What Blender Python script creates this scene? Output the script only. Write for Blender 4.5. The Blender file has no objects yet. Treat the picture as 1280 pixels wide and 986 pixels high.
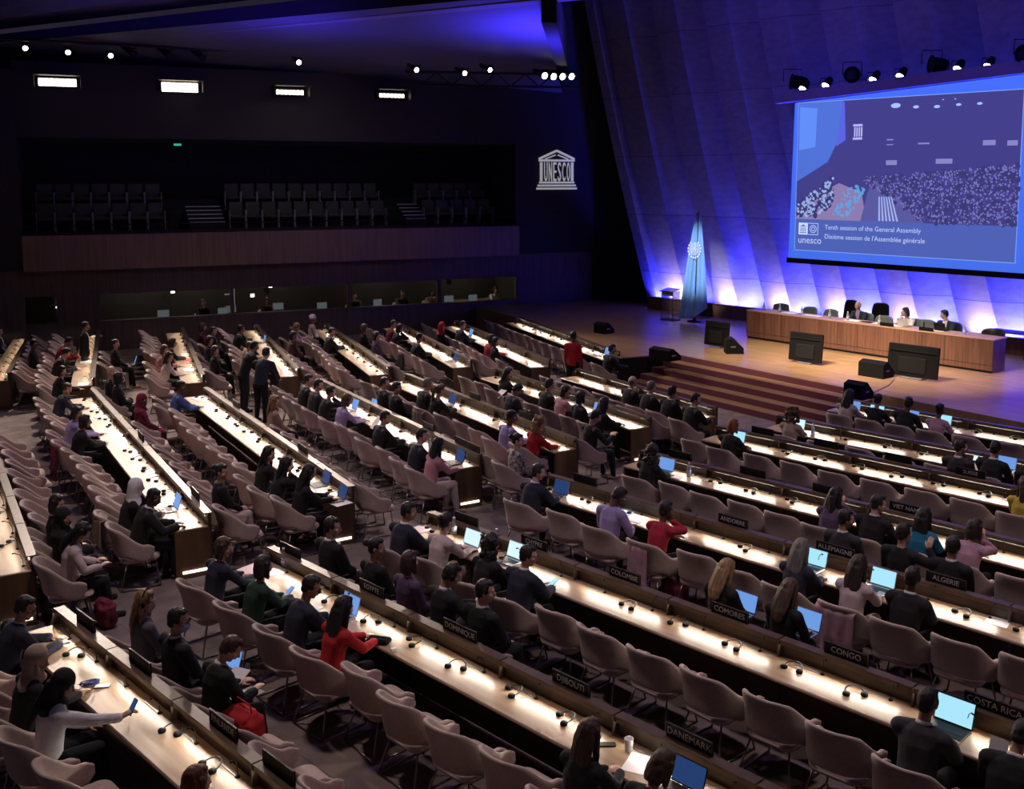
import bpy, bmesh, math, random
import numpy as np
from mathutils import Vector, Matrix, noise
random.seed(11)
SC = bpy.context.scene
COL = SC.collection
R = math.radians
PI = math.pi
# ---------------------------------------------------------------- camera
F, HY, CAMZ, CX, CY, W, H = 1300.0, 222.0, 5.8, 690.0, 380.0, 1280, 986
PITCH = math.atan((CY - HY) / F)
cd = bpy.data.cameras.new('camera'); cam = bpy.data.objects.new('camera', cd); COL.objects.link(cam)
cd.sensor_fit = 'HORIZONTAL'; cd.sensor_width = 36; cd.lens = F * 36 / W
cd.shift_x = -(CX - W / 2) / W; cd.shift_y = -(H / 2 - CY) / W
cd.clip_end = 200
cam.location = (0, 0, CAMZ); cam.rotation_euler = (PI / 2 - PITCH, 0, 0)
SC.camera = cam
def at(px, py, z):
    """the point at height z that the photograph shows at this pixel"""
    cp, sp = math.cos(PITCH), math.sin(PITCH)
    d = Vector(((px - CX) / F, cp + sp * (CY - py) / F, -sp + cp * (CY - py) / F))
    t = (z - CAMZ) / d.z
    return Vector((t * d.x, t * d.y, z))
# ---------------------------------------------------------------- objects
def tag(o, label=None, cat=None, group=None, kind=None):
    if label: o['label'] = label
    if cat: o['category'] = cat
    if group: o['group'] = group
    if kind: o['kind'] = kind
    return o
def empty(name, loc=(0, 0, 0), rz=0, label=None, cat=None, group=None):
    o = bpy.data.objects.new(name, None); COL.objects.link(o)
    o.location = loc; o.rotation_euler = (0, 0, rz); o.empty_display_size = .1
    return tag(o, label, cat, group)
def place(name, me, mats=(), parent=None, loc=(0, 0, 0), rz=0, M=None):
    o = bpy.data.objects.new(name, me); COL.objects.link(o)
    if M is not None: o.matrix_local = M
    else:
        o.location = loc; o.rotation_euler = (0, 0, rz)
    if parent: o.parent = parent
    for i, m in enumerate(mats):
        o.material_slots[i].link = 'OBJECT'; o.material_slots[i].material = m
    return o
class MB:
    """collects shapes into one mesh"""
    def __init__(s): s.v = []; s.f = []; s.m = []; s.mi = 0
    def _add(s, vs, fs):
        b = len(s.v); s.v += [tuple(v) for v in vs]; s.f += [tuple(b + i for i in f) for f in fs]; s.m += [s.mi] * len(fs)
        return s
    def box(s, c, d, rz=0, M=None, taper=1.0):
        x, y, z = d[0] / 2, d[1] / 2, d[2] / 2
        vs = [Vector((sx * x * (taper if sz > 0 else 1), sy * y * (taper if sz > 0 else 1), sz * z)) for sx in (-1, 1) for sy in (-1, 1) for sz in (-1, 1)]
        Q = M if M is not None else Matrix.Rotation(rz, 4, 'Z')
        vs = [Q @ v + Vector(c) for v in vs]
        return s._add(vs, [(0, 1, 3, 2), (4, 6, 7, 5), (0, 4, 5, 1), (2, 3, 7, 6), (0, 2, 6, 4), (1, 5, 7, 3)])
    def rbox(s, c, d, r=.01, M=None, rz=0, n=3):
        """box with rounded vertical corners and softened rims"""
        x, y, z = d[0] / 2, d[1] / 2, d[2] / 2
        r = min(r, x * .99, y * .99); e = min(r, z * .6)
        ring = []
        for cx_, cy_, a0 in ((x - r, y - r, 0), (-x + r, y - r, 90), (-x + r, -y + r, 180), (x - r, -y + r, 270)):
            for k in range(n + 1):
                a = R(a0 + 90 * k / n); ring.append((cx_, cy_, math.cos(a), math.sin(a)))
        lv = [(-z, r - e), (-z + e, r), (z - e, r), (z, r - e)]
        Q = M if M is not None else Matrix.Rotation(rz, 4, 'Z')
        vs = []
        for zz, rr in lv:
            for (a, b, ca, sa) in ring: vs.append(Q @ Vector((a + ca * rr, b + sa * rr, zz)) + Vector(c))
        k = len(ring); fs = []
        for L in range(3):
            for i in range(k): j = (i + 1) % k; fs.append((L * k + i, L * k + j, (L + 1) * k + j, (L + 1) * k + i))
        fs.append(tuple(range(k - 1, -1, -1))); fs.append(tuple(3 * k + i for i in range(k)))
        return s._add(vs, fs)
    def tube(s, pts, r, n=8, cap=True):
        """round tube along points; r one radius or one per point (or (rx, ry))"""
        pts = [Vector(p) for p in pts]; m = len(pts)
        rs = r if isinstance(r, (list, tuple)) and len(r) == m else [r] * m
        vs = []; up = None
        for i, p in enumerate(pts):
            t = (pts[min(i + 1, m - 1)] - pts[max(i - 1, 0)])
            t = t.normalized() if t.length > 1e-9 else Vector((0, 0, 1))
            if up is None:
                a = Vector((1, 0, 0)) if abs(t.x) < .8 else Vector((0, 1, 0))
                up = (a - t * a.dot(t)).normalized()
            else:
                up = up - t * up.dot(t)
                up = up.normalized() if up.length > 1e-6 else Vector((1, 0, 0))
            b = t.cross(up); q = rs[i]; rx, ry = q if isinstance(q, (list, tuple)) else (q, q)
            for k in range(n):
                a = 2 * PI * k / n; vs.append(p + up * math.cos(a) * rx + b * math.sin(a) * ry)
        fs = []
        for i in range(m - 1):
            for k in range(n):
                j = (k + 1) % n; fs.append((i * n + k, i * n + j, (i + 1) * n + j, (i + 1) * n + k))
        if cap: fs.append(tuple(range(n - 1, -1, -1))); fs.append(tuple((m - 1) * n + k for k in range(n)))
        return s._add(vs, fs)
    def capsule(s, p0, p1, r0, r1, n=10):
        p0, p1 = Vector(p0), Vector(p1); d = (p1 - p0); L = d.length; d = d / L if L > 1e-6 else Vector((0, 0, 1))
        pts = []; rs = []
        for k in range(4):
            a = R(90 * k / 4 + 6); pts.append(p0 - d * r0 * math.cos(a)); rs.append(r0 * math.sin(a))
        pts += [p0, p1]; rs += [r0, r1]
        for k in range(4):
            a = R(90 - 90 * (k + 1) / 4 + 6); pts.append(p1 + d * r1 * math.cos(a)); rs.append(r1 * math.sin(a))
        return s.tube(pts, rs, n)
    def ball(s, c, r, M=None, nu=16, nv=10):
        rx, ry, rz = r if isinstance(r, (list, tuple)) else (r, r, r)
        Q = M if M is not None else Matrix.Identity(4); c = Vector(c)
        vs = [Q @ Vector((0, 0, rz)) + c]
        for j in range(1, nv):
            b = PI * j / nv
            for i in range(nu):
                a = 2 * PI * i / nu; vs.append(Q @ Vector((rx * math.sin(b) * math.cos(a), ry * math.sin(b) * math.sin(a), rz * math.cos(b))) + c)
        vs.append(Q @ Vector((0, 0, -rz)) + c); fs = []
        for i in range(nu): fs.append((0, 1 + i, 1 + (i + 1) % nu))
        for j in range(nv - 2):
            for i in range(nu):
                a = 1 + j * nu; k = (i + 1) % nu; fs.append((a + i, a + nu + i, a + nu + k, a + k))
        a = 1 + (nv - 2) * nu
        for i in range(nu): fs.append((a + i, len(vs) - 1, a + (i + 1) % nu))
        return s._add(vs, fs)
    def lathe(s, prof, c=(0, 0, 0), n=16):
        vs = []; k = len(prof)
        for i in range(n):
            a = 2 * PI * i / n
            for (r, z) in prof: vs.append((c[0] + r * math.cos(a), c[1] + r * math.sin(a), c[2] + z))
        fs = [(i * k + j, ((i + 1) % n) * k + j, ((i + 1) % n) * k + j + 1, i * k + j + 1) for i in range(n) for j in range(k - 1)]
        return s._add(vs, fs)
    def poly(s, pts): return s._add(pts, [tuple(range(len(pts)))])
    def prism(s, pts2, z0, z1):
        n = len(pts2); vs = [(x, y, z0) for x, y in pts2] + [(x, y, z1) for x, y in pts2]
        return s._add(vs, [tuple(range(n - 1, -1, -1)), tuple(range(n, 2 * n))] + [(i, (i + 1) % n, n + (i + 1) % n, n + i) for i in range(n)])
    def mesh(s, name, mats, smooth=False, fix=True):
        me = bpy.data.meshes.new(name); me.from_pydata(s.v, [], s.f)
        for m in mats: me.materials.append(m)
        me.polygons.foreach_set('material_index', s.m)
        if fix:
            bm = bmesh.new(); bm.from_mesh(me); bmesh.ops.recalc_face_normals(bm, faces=bm.faces); bm.to_mesh(me); bm.free()
        me.polygons.foreach_set('use_smooth', [smooth] * len(me.polygons))
        me.update(); return me
    def build(s, name, mats, parent=None, loc=(0, 0, 0), rz=0, smooth=False, fix=True):
        if not isinstance(mats, (list, tuple)): mats = [mats]
        return place(name, s.mesh(name, mats, smooth, fix), (), parent, loc, rz)
def with_mods(me, *mods):
    """bake modifiers into a new mesh"""
    o = bpy.data.objects.new('baking', me); COL.objects.link(o)
    for kind, props in mods:
        md = o.modifiers.new(kind, kind)
        for k, v in props.items(): setattr(md, k, v)
    dg = bpy.context.evaluated_depsgraph_get(); dg.update()
    out = bpy.data.meshes.new_from_object(o.evaluated_get(dg)); out.name = me.name
    bpy.data.objects.remove(o); bpy.data.meshes.remove(me)
    out.polygons.foreach_set('use_smooth', [True] * len(out.polygons))
    return out
def text_mesh(body, size, mat, ext=.002, align='CENTER'):
    c = bpy.data.curves.new('lettering', 'FONT'); c.body = body; c.size = size; c.extrude = ext; c.align_x = align; c.align_y = 'CENTER'
    c.resolution_u = 3
    o = bpy.data.objects.new('baking', c); COL.objects.link(o)
    dg = bpy.context.evaluated_depsgraph_get(); dg.update()
    me = bpy.data.meshes.new_from_object(o.evaluated_get(dg)); me.name = 'lettering'
    bpy.data.objects.remove(o); bpy.data.curves.remove(c)
    me.materials.clear(); me.materials.append(mat)
    return me
def copy_tree(o, parent=None):
    c = o.copy(); COL.objects.link(c); c.parent = parent
    for ch in o.children: copy_tree(ch, c)
    return c
ORD = ['first', 'second', 'third', 'fourth', 'fifth', 'sixth', 'seventh', 'eighth', 'ninth', 'tenth', 'eleventh', 'twelfth', 'thirteenth', 'fourteenth', 'fifteenth', 'sixteenth', 'seventeenth', 'eighteenth', 'nineteenth', 'twentieth']
# ---------------------------------------------------------------- materials
MATS = {}
def mat(name, col, rough=.6, metal=0, emit=0, ecol=None, noise_amt=0, nscale=8, stretch=(1, 1, 1), col2=None, bump=0, bscale=60, spec=.5, alpha=1, trans=0, sheen=0):
    if name in MATS: return MATS[name]
    m = bpy.data.materials.new(name); m.use_nodes = True; nt = m.node_tree; b = nt.nodes['Principled BSDF']
    b.inputs['Base Color'].default_value = (*col, 1); b.inputs['Roughness'].default_value = rough; b.inputs['Metallic'].default_value = metal
    b.inputs['Specular IOR Level'].default_value = spec
    if trans: b.inputs['Transmission Weight'].default_value = trans
    if alpha < 1: b.inputs['Alpha'].default_value = alpha
    if sheen: b.inputs['Sheen Weight'].default_value = sheen
    if emit:
        b.inputs['Emission Color'].default_value = (*(ecol or col), 1); b.inputs['Emission Strength'].default_value = emit
    if noise_amt or col2:
        tc = nt.nodes.new('ShaderNodeTexCoord'); mp = nt.nodes.new('ShaderNodeMapping'); mp.inputs['Scale'].default_value = stretch
        nz = nt.nodes.new('ShaderNodeTexNoise'); nz.inputs['Scale'].default_value = nscale; nz.inputs['Detail'].default_value = 5
        rp = nt.nodes.new('ShaderNodeValToRGB')
        c2 = col2 or tuple(max(0, c * (1 - noise_amt)) for c in col)
        rp.color_ramp.elements[0].color = (*c2, 1); rp.color_ramp.elements[0].position = .35
        rp.color_ramp.elements[1].color = (*col, 1); rp.color_ramp.elements[1].position = .65
        nt.links.new(tc.outputs['Object'], mp.inputs['Vector']); nt.links.new(mp.outputs['Vector'], nz.inputs['Vector'])
        nt.links.new(nz.outputs['Fac'], rp.inputs['Fac']); nt.links.new(rp.outputs['Color'], b.inputs['Base Color'])
    if bump:
        tc2 = nt.nodes.new('ShaderNodeTexCoord'); n2 = nt.nodes.new('ShaderNodeTexNoise'); n2.inputs['Scale'].default_value = bscale; n2.inputs['Detail'].default_value = 3
        bp = nt.nodes.new('ShaderNodeBump'); bp.inputs['Strength'].default_value = bump; bp.inputs['Distance'].default_value = .01
        nt.links.new(tc2.outputs['Object'], n2.inputs['Vector']); nt.links.new(n2.outputs['Fac'], bp.inputs['Height']); nt.links.new(bp.outputs['Normal'], b.inputs['Normal'])
    MATS[name] = m; return m
def brick_lines(m, scale, col_dark, off=(0, 0, 0), bw=1.2, rh=.35, mortar=.008, rot=(0, 0, 0)):
    """board or panel joints mixed into a material's colour"""
    nt = m.node_tree; b = nt.nodes['Principled BSDF']; src = b.inputs['Base Color']
    tc = nt.nodes.new('ShaderNodeTexCoord'); mp = nt.nodes.new('ShaderNodeMapping'); mp.inputs['Location'].default_value = off; mp.inputs['Rotation'].default_value = rot
    br = nt.nodes.new('ShaderNodeTexBrick'); br.inputs['Scale'].default_value = scale; br.inputs['Brick Width'].default_value = bw; br.inputs['Row Height'].default_value = rh
    br.inputs['Mortar Size'].default_value = mortar; br.inputs['Color1'].default_value = (1, 1, 1, 1); br.inputs['Color2'].default_value = (.8, .8, .8, 1); br.inputs['Mortar'].default_value = (*col_dark, 1)
    mx = nt.nodes.new('ShaderNodeMix'); mx.data_type = 'RGBA'; mx.blend_type = 'MULTIPLY'; mx.inputs[0].default_value = 1
    nt.links.new(tc.outputs['Object'], mp.inputs['Vector']); nt.links.new(mp.outputs['Vector'], br.inputs['Vector'])
    if src.links: nt.links.new(src.links[0].from_socket, mx.inputs[6])
    else: mx.inputs[6].default_value = src.default_value
    nt.links.new(br.outputs['Color'], mx.inputs[7]); nt.links.new(mx.outputs[2], src)
    return m
M_carpet = mat('carpet', (.26, .20, .19), .95, noise_amt=.3, nscale=3, bump=.25, bscale=300)
brick_lines(M_carpet, 1, (.55, .55, .55), bw=2.6, rh=1.3, mortar=.006, rot=(0, 0, R(45)))
M_wood = mat('dark walnut', (.16, .085, .045), .38, col2=(.085, .045, .025), nscale=6, stretch=(1, 1, .12), noise_amt=.4)
M_woodx = mat('walnut panel', (.055, .036, .023), .42, col2=(.032, .021, .014), nscale=4, stretch=(.3, .3, 6))
M_top = mat('oak worktop', (.38, .27, .18), .34, col2=(.28, .185, .115), nscale=5, stretch=(.4, 3, 1))
M_cap = mat('polished walnut cap', (.13, .09, .065), .34, col2=(.09, .06, .045), nscale=5, spec=.35)
M_headwood = mat('head table walnut', (.20, .095, .065), .4, col2=(.12, .055, .038), nscale=5, stretch=(3, 3, .15))
M_stage = mat('stage parquet', (.50, .31, .16), .28, col2=(.40, .24, .12), nscale=3, stretch=(1, 4, 1))
brick_lines(M_stage, 1, (.6, .6, .6), bw=1.6, rh=.2, mortar=.004, rot=(0, 0, R(50)))
M_riser = mat('step carpet', (.15, .04, .07), .9, bump=.2, bscale=200)
M_fabric = mat('chair fabric', (.50, .385, .345), .85, noise_amt=.12, nscale=30, bump=.15, bscale=350, sheen=.15)
M_steel = mat('chair steel', (.30, .29, .30), .3, 1)
M_black = mat('black plastic', (.006, .006, .007), .5, spec=.2)
M_soft = mat('black cushion', (.005, .005, .006), .85, spec=.2)
M_dark = mat('black curtain', (.006, .005, .008), .95)
M_grey = mat('grey metal', (.35, .35, .37), .35, .8)
M_white = mat('white lettering', (.55, .55, .55), .6)
M_paper = mat('paper', (.80, .77, .78), .8)
M_pink = mat('pale pink paper', (.80, .62, .68), .8)
M_glass = mat('booth glass', (.9, .95, 1), .02, trans=1, spec=.5); M_glass.node_tree.nodes['Principled BSDF'].inputs['IOR'].default_value = 1.06
M_strip = mat('warm strip light', (1, .9, .72), emit=85, ecol=(1, .90, .76))
M_conc = mat('board marked concrete', (.22, .21, .215), .85, noise_amt=.22, nscale=3, stretch=(1, 1, 2), bump=.4, bscale=12)
brick_lines(M_conc, 1, (.35, .35, .35), bw=50, rh=2.2, mortar=.012, rot=(R(90), 0, 0))
LABELS = {}
def uniq(label):
    LABELS[label] = LABELS.get(label, 0) + 1; return label
# ---------------------------------------------------------------- people
TEMPLATES = []
def rotX(a): return Matrix.Rotation(a, 4, 'X')
def rotZ(a): return Matrix.Rotation(a, 4, 'Z')
def fuse(mb, voxel, sm, dec, name, nm):
    me = mb.mesh(name, [M_black], True)
    mods = [('REMESH', dict(mode='VOXEL', voxel_size=voxel, adaptivity=0)), ('SMOOTH', dict(factor=.5, iterations=sm))]
    if dec < 1: mods.append(('DECIMATE', dict(ratio=dec)))
    me = with_mods(me, *mods); me.materials.clear()
    for k in range(nm): me.materials.append(M_black)
    return me
# pose: lean of the trunk, head yaw (left +), head pitch (down +), hands as (x, y, z, finger direction, curl)
ON = .765
POSES = {
 'type': dict(lean=14, yaw=0, pitch=16, rh=(.10, .50, ON + .015, (-.15, 1, -.12), 35), lh=(-.10, .50, ON + .015, (.15, 1, -.12), 35)),
 'write': dict(lean=22, yaw=-8, pitch=34, rh=(.13, .52, ON + .02, (-.5, .8, -.15), 60), lh=(-.14, .50, ON + .005, (.6, .8, 0), 12)),
 'writeR': dict(lean=20, yaw=-48, pitch=20, rh=(.16, .52, ON + .02, (-.4, .8, -.1), 55), lh=(-.10, .52, ON + .005, (.6, .8, 0), 12)),
 'desk': dict(lean=16, yaw=0, pitch=8, rh=(.06, .50, ON + .01, (-.9, .4, 0), 25), lh=(-.06, .46, ON + .01, (.9, .45, 0), 25)),
 'deskR': dict(lean=14, yaw=-50, pitch=12, rh=(.10, .50, ON + .01, (-.6, .8, 0), 25), lh=(-.08, .46, ON + .01, (.9, .45, 0), 25)),
 'deskL': dict(lean=12, yaw=40, pitch=6, rh=(.06, .50, ON + .01, (-.9, .4, 0), 25), lh=(-.10, .46, ON + .01, (.8, .5, 0), 25)),
 'chin': dict(lean=18, yaw=-22, pitch=12, rh='cheek', lh=(-.06, .48, ON + .01, (.9, .45, 0), 25)),
 'lap': dict(lean=2, yaw=0, pitch=6, rh=(.07, .27, .63, (-.6, .75, -.2), 25), lh=(-.07, .25, .63, (.6, .75, -.2), 25)),
 'lapR': dict(lean=2, yaw=-48, pitch=8, rh=(.10, .30, .63, (-.4, .85, -.2), 25), lh=(-.07, .25, .63, (.6, .75, -.2), 25)),
 'lapL': dict(lean=2, yaw=42, pitch=6, rh=(.07, .27, .63, (-.6, .75, -.2), 25), lh=(-.10, .28, .63, (.4, .8, -.2), 25)),
 'phone': dict(lean=5, yaw=-30, pitch=28, rh=(.30, .34, .90, (-.3, .7, .6), 45), lh=(.17, .34, .89, (.3, .7, .6), 45)),
 'read': dict(lean=10, yaw=-30, pitch=38, rh=(.14, .36, .74, (-.35, .85, .25), 45), lh=(-.12, .34, .74, (.35, .85, .25), 45)),
 'laptop_lap': dict(lean=6, yaw=-5, pitch=26, rh=(.09, .33, .70, (-.1, 1, -.1), 30), lh=(-.09, .33, .70, (.1, 1, -.1), 30)),
 'back': dict(lean=-9, yaw=0, pitch=-4, rh=(.08, .22, .63, (-.6, .75, -.2), 25), lh=(-.08, .22, .63, (.6, .75, -.2), 25)),
 'reach': dict(lean=12, yaw=-50, pitch=22, rh=(.42, .62, ON + .10, (.15, .9, .35), 50), lh=(-.08, .40, ON - .08, (.6, .75, 0), 25)),
 'armup': dict(lean=4, yaw=-20, pitch=4, rh=(.30, .16, 1.12, (.05, .3, 1), 20), lh=(-.07, .25, .63, (.6, .75, -.2), 25)),
 'stand': dict(lean=3, yaw=0, pitch=8, stand=1, rh=(.20, .12, .80, (-.1, .3, -1), 18), lh=(-.20, .10, .80, (.1, .3, -1), 18)),
 'standdesk': dict(lean=26, yaw=-10, pitch=14, stand=1, rh=(.18, .62, .84, (-.2, .9, -.35), 15), lh=(-.16, .56, .84, (.2, .9, -.35), 15)),
}
def ik(S, Wp, l1, l2, pole):
    d = Wp - S; L = min(d.length, (l1 + l2) * .995); u = d.normalized(); Wp = S + u * L
    a = (l1 * l1 - l2 * l2 + L * L) / (2 * L); h = math.sqrt(max(1e-6, l1 * l1 - a * a))
    p = pole - u * pole.dot(u); p = p.normalized()
    return S + u * a + p * h, Wp
def skeleton(pose, fem):
    P = POSES[pose]; st = P.get('stand'); k = .95 if fem else 1.0
    sw = .170 if fem else .203; J = {}
    pel = Vector((0, 0 if not st else 0, .545 if not st else .95 * k))
    ln = R(P['lean']); sp = [pel]; p = pel.copy(); ang = ln * .55
    segs = [.13, .13, .12, .11, .07]
    for i, s in enumerate(segs):
        a = ln * (.55 + .22 * i) if not st else ln * (.7 + .15 * i)
        p = p + Vector((0, math.sin(a), math.cos(a))) * s * k; sp.append(p.copy()); ang = a
    J['spine'] = sp; J['ang'] = ang
    sh = sp[4] + Vector((0, -.01, .0))
    J['shR'] = sh + Vector((sw, 0, -.015)); J['shL'] = sh + Vector((-sw, 0, -.015))
    nk = sp[5]; na = ang * .5 + R(P['pitch']) * .35; nt = nk + Vector((0, math.sin(na), math.cos(na))) * .075 * k
    J['neck'] = (nk, nt)
    HM = Matrix.Translation(nt) @ rotZ(R(P['yaw'])) @ rotX(-R(P['pitch'])) @ Matrix.Translation((0, .018, .105)) @ Matrix.Scale(1.03 if fem else 1.06, 4)
    J['head'] = HM
    for sd, key, shk in ((1, 'rh', 'shR'), (-1, 'lh', 'shL')):
        h = P[key]; S = J[shk]
        if h == 'cheek':
            wp = HM @ Vector((.085, .075, -.115)); fd = ((HM @ Vector((.06, .06, -.01))) - wp).normalized(); cu = 40; pole = Vector((.55, .4, -1))
        else:
            wp = Vector(h[:3]); fd = Vector(h[3]).normalized(); cu = h[4]; pole = Vector((sd * .75, -.45, -.7))
            if pose == 'armup' and sd > 0: pole = Vector((1, .3, -.8))
            if st and key in ('rh', 'lh') and pose == 'stand': pole = Vector((sd * .4, -1, 0)); wp = Vector((h[0] * (1.15), h[1], h[2] * k))
        el, wp = ik(S, wp, .285 * k, .25 * k, pole)
        J['el' + key] = el; J['wr' + key] = wp; J['fd' + key] = fd; J['cu' + key] = cu
    hw = .095 if not fem else .092
    for sd, n in ((1, 'R'), (-1, 'L')):
        hip = pel + Vector((sd * hw, 0, -.02))
        if st: kn = Vector((sd * .10, .02, .50 * k)); an = Vector((sd * .11, -.03, .09))
        else: kn = Vector((sd * .12, .42 * k, .535)); an = Vector((sd * .12, .42 * k + (.06 if sd > 0 else -.03), .09))
        J['leg' + n] = (hip, kn, an)
    J['k'] = k; J['stand'] = st
    return J
def torso(mb, J, fem, inf, top=5, hem=0):
    sp = J['spine']; secs = [(.165, .115), (.148 if fem else .158, .108), (.140 if fem else .162, .110), (.158 if fem else .180, .115), (.150 if fem else .176, .092), (.062, .060)]
    pts, rs = [], []
    dn = (sp[0] - sp[1]).normalized()
    pts.append(sp[0] + dn * .10); rs.append((.10 + inf, .09 + inf)); pts.append(sp[0] + dn * .06); rs.append((.165 + inf, .125 + inf))
    for i in range(top + 1):
        pts.append(sp[i]); rs.append((secs[i][0] + inf, secs[i][1] + inf))
    # ellipses: rx along x
    n = 20; vs = []
    for i, p in enumerate(pts):
        t = (pts[min(i + 1, len(pts) - 1)] - pts[max(i - 1, 0)]).normalized(); bx = Vector((1, 0, 0)); by = t.cross(bx) * -1
        for q in range(n):
            a = 2 * PI * q / n; vs.append(p + bx * math.cos(a) * rs[i][0] + by * math.sin(a) * rs[i][1])
    m = len(pts); fs = [(i * n + q, i * n + (q + 1) % n, (i + 1) * n + (q + 1) % n, (i + 1) * n + q) for i in range(m - 1) for q in range(n)]
    fs += [tuple(range(n - 1, -1, -1)), tuple((m - 1) * n + q for q in range(n))]
    mb._add(vs, fs)
    u = (sp[4] - sp[3]).normalized()
    for S in ('shR', 'shL'):
        mb.capsule(J[S], sp[5] - u * .035, .062 + inf, .045 + inf, 12)
    if fem:
        f = u.cross(Vector((1, 0, 0))); f = f if f.y > 0 else -f
        for sx in (-1, 1): mb.ball(sp[3] + Vector((sx * .075, 0, 0)) + f * .066 + u * -.01, (.060 + inf * .6,) * 3)
def hand(mb, J, key, sd):
    wr, fd = J['wr' + key], J['fd' + key]; el = J['el' + key]
    cu = R(J['cu' + key])
    side = fd.cross(Vector((0, 0, 1)))
    if side.length < .3: side = Vector((1, 0, 0))
    side.normalize(); up = side.cross(fd).normalized()   # back of the hand up
    pk = wr + fd * .085
    def P3(a, b, c): return wr + fd * a + side * b + up * c
    mb.tube([P3(-.01, 0, 0), P3(.02, 0, 0), P3(.06, 0, .002), P3(.092, 0, .0), P3(.098, 0, 0)], [(.024, .018), (.033, .017), (.041, .016), (.042, .014), (.03, .01)], 12)
    # the tube's first axis may lie either way: add knuckle pads across the palm
    for q in range(4): mb.capsule(P3(.02, (q - 1.5) * .014, 0), P3(.088, (q - 1.5) * .021, 0), .014, .0115, 8)
    for q, (Lq, off) in enumerate(zip((.068, .078, .074, .058), (.030, .010, -.011, -.031))):
        off = off * sd * -1 if sd < 0 else off * -1
        a0 = P3(.086, off, 0); sp_ = off * .35
        d1 = (fd * math.cos(cu * .4) - up * math.sin(cu * .4) + side * sp_ * 2).normalized(); d2 = (fd * math.cos(cu * 1.1) - up * math.sin(cu * 1.1) + side * sp_).normalized()
        a1 = a0 + d1 * Lq * .52; a2 = a1 + d2 * Lq * .48
        mb.capsule(a0 - d1 * .01, a1, .0092, .0085, 8); mb.capsule(a1, a2, .0085, .0072, 8)
    ts = -1 if sd > 0 else 1    # thumbs point inwards
    b0 = P3(.022, ts * .030, -.004); b1 = P3(.062, ts * .062, -.016); b2 = P3(.092, ts * .066, -.026)
    mb.capsule(P3(.005, ts * .012, 0), b0, .013, .015, 8); mb.capsule(b0, b1, .0135, .0105, 8); mb.capsule(b1, b2, .0105, .008, 8)
EYES = [Vector((.031, .086, .012)), Vector((-.031, .086, .012))]
def body_mesh(pose, fem):
    J = skeleton(pose, fem); mb = MB(); k = J['k']
    torso(mb, J, fem, 0)
    n0, n1 = J['neck']; mb.capsule(n0 - (n1 - n0) * .6, n1 + (n1 - n0) * .5, .056 if not fem else .048, .054 if not fem else .047, 14)
    H = J['head']; b0 = len(mb.v)
    hm = MB(); hm.ball((0, -.012, .03), (.074, .093, .092), nu=20, nv=14); hm.ball((0, .022, -.025), (.060, .068, .088), nu=18, nv=12)
    hm.ball((0, .045, -.088), (.034, .034, .026)); hm.ball((0, .074, .032), (.050, .018, .012)); 
    for sx in (-1, 1):
        hm.ball((sx * .040, .058, -.022), (.024, .026, .024)); hm.ball((sx * .076, -.004, -.004), (.010, .020, .032)); hm.ball((sx * .031, .078, .012), (.013, .011, .011))
    hm.tube([(0, .088, .018), (0, .103, -.012), (0, .112, -.024), (0, .092, -.036)], [.009, .011, .014, .010], 8)
    hm.ball((0, .088, -.051), (.023, .010, .0065)); hm.ball((0, .087, -.062), (.019, .010, .006))
    mb._add([H @ Vector(v) for v in hm.v], hm.f)
    for sd, key, shk in ((1, 'rh', 'shR'), (-1, 'lh', 'shL')):
        S, E_, W_ = J[shk], J['el' + key], J['wr' + key]; g = .88 if fem else 1
        mb.capsule(S, E_, .052 * g, .040 * g, 12); mb.capsule(E_, E_.lerp(W_, .35), .040 * g, .039 * g, 12); mb.capsule(E_.lerp(W_, .35), W_, .039 * g, .025 * g, 12)
        hand(mb, J, key, sd)
    for n in 'RL':
        h, kn, an = J['leg' + n]; mb.capsule(h, kn, .085, .055, 12); mb.capsule(kn, kn.lerp(an, .3), .054, .056, 12); mb.capsule(kn.lerp(an, .3), an, .056, .035, 12)
        mb.capsule(an + Vector((0, -.03, -.045)), an + Vector((0, .15, -.055)), .036, .030, 10)
    me = fuse(mb, .0064, 3, .34, 'body', 4)
    Hi = H.inverted()
    for p in me.polygons:
        c = Hi @ p.center
        if c.y > .06 and abs(c.z - .012) < .0085 and min(abs(c.x - .031), abs(c.x + .031)) < .013: p.material_index = 1 if min(abs(c.x - .031), abs(c.x + .031)) > .0055 else 2
        elif c.y > .072 and abs(c.x) < .021 and -.068 < c.z < -.045: p.material_index = 3
    return me
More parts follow.
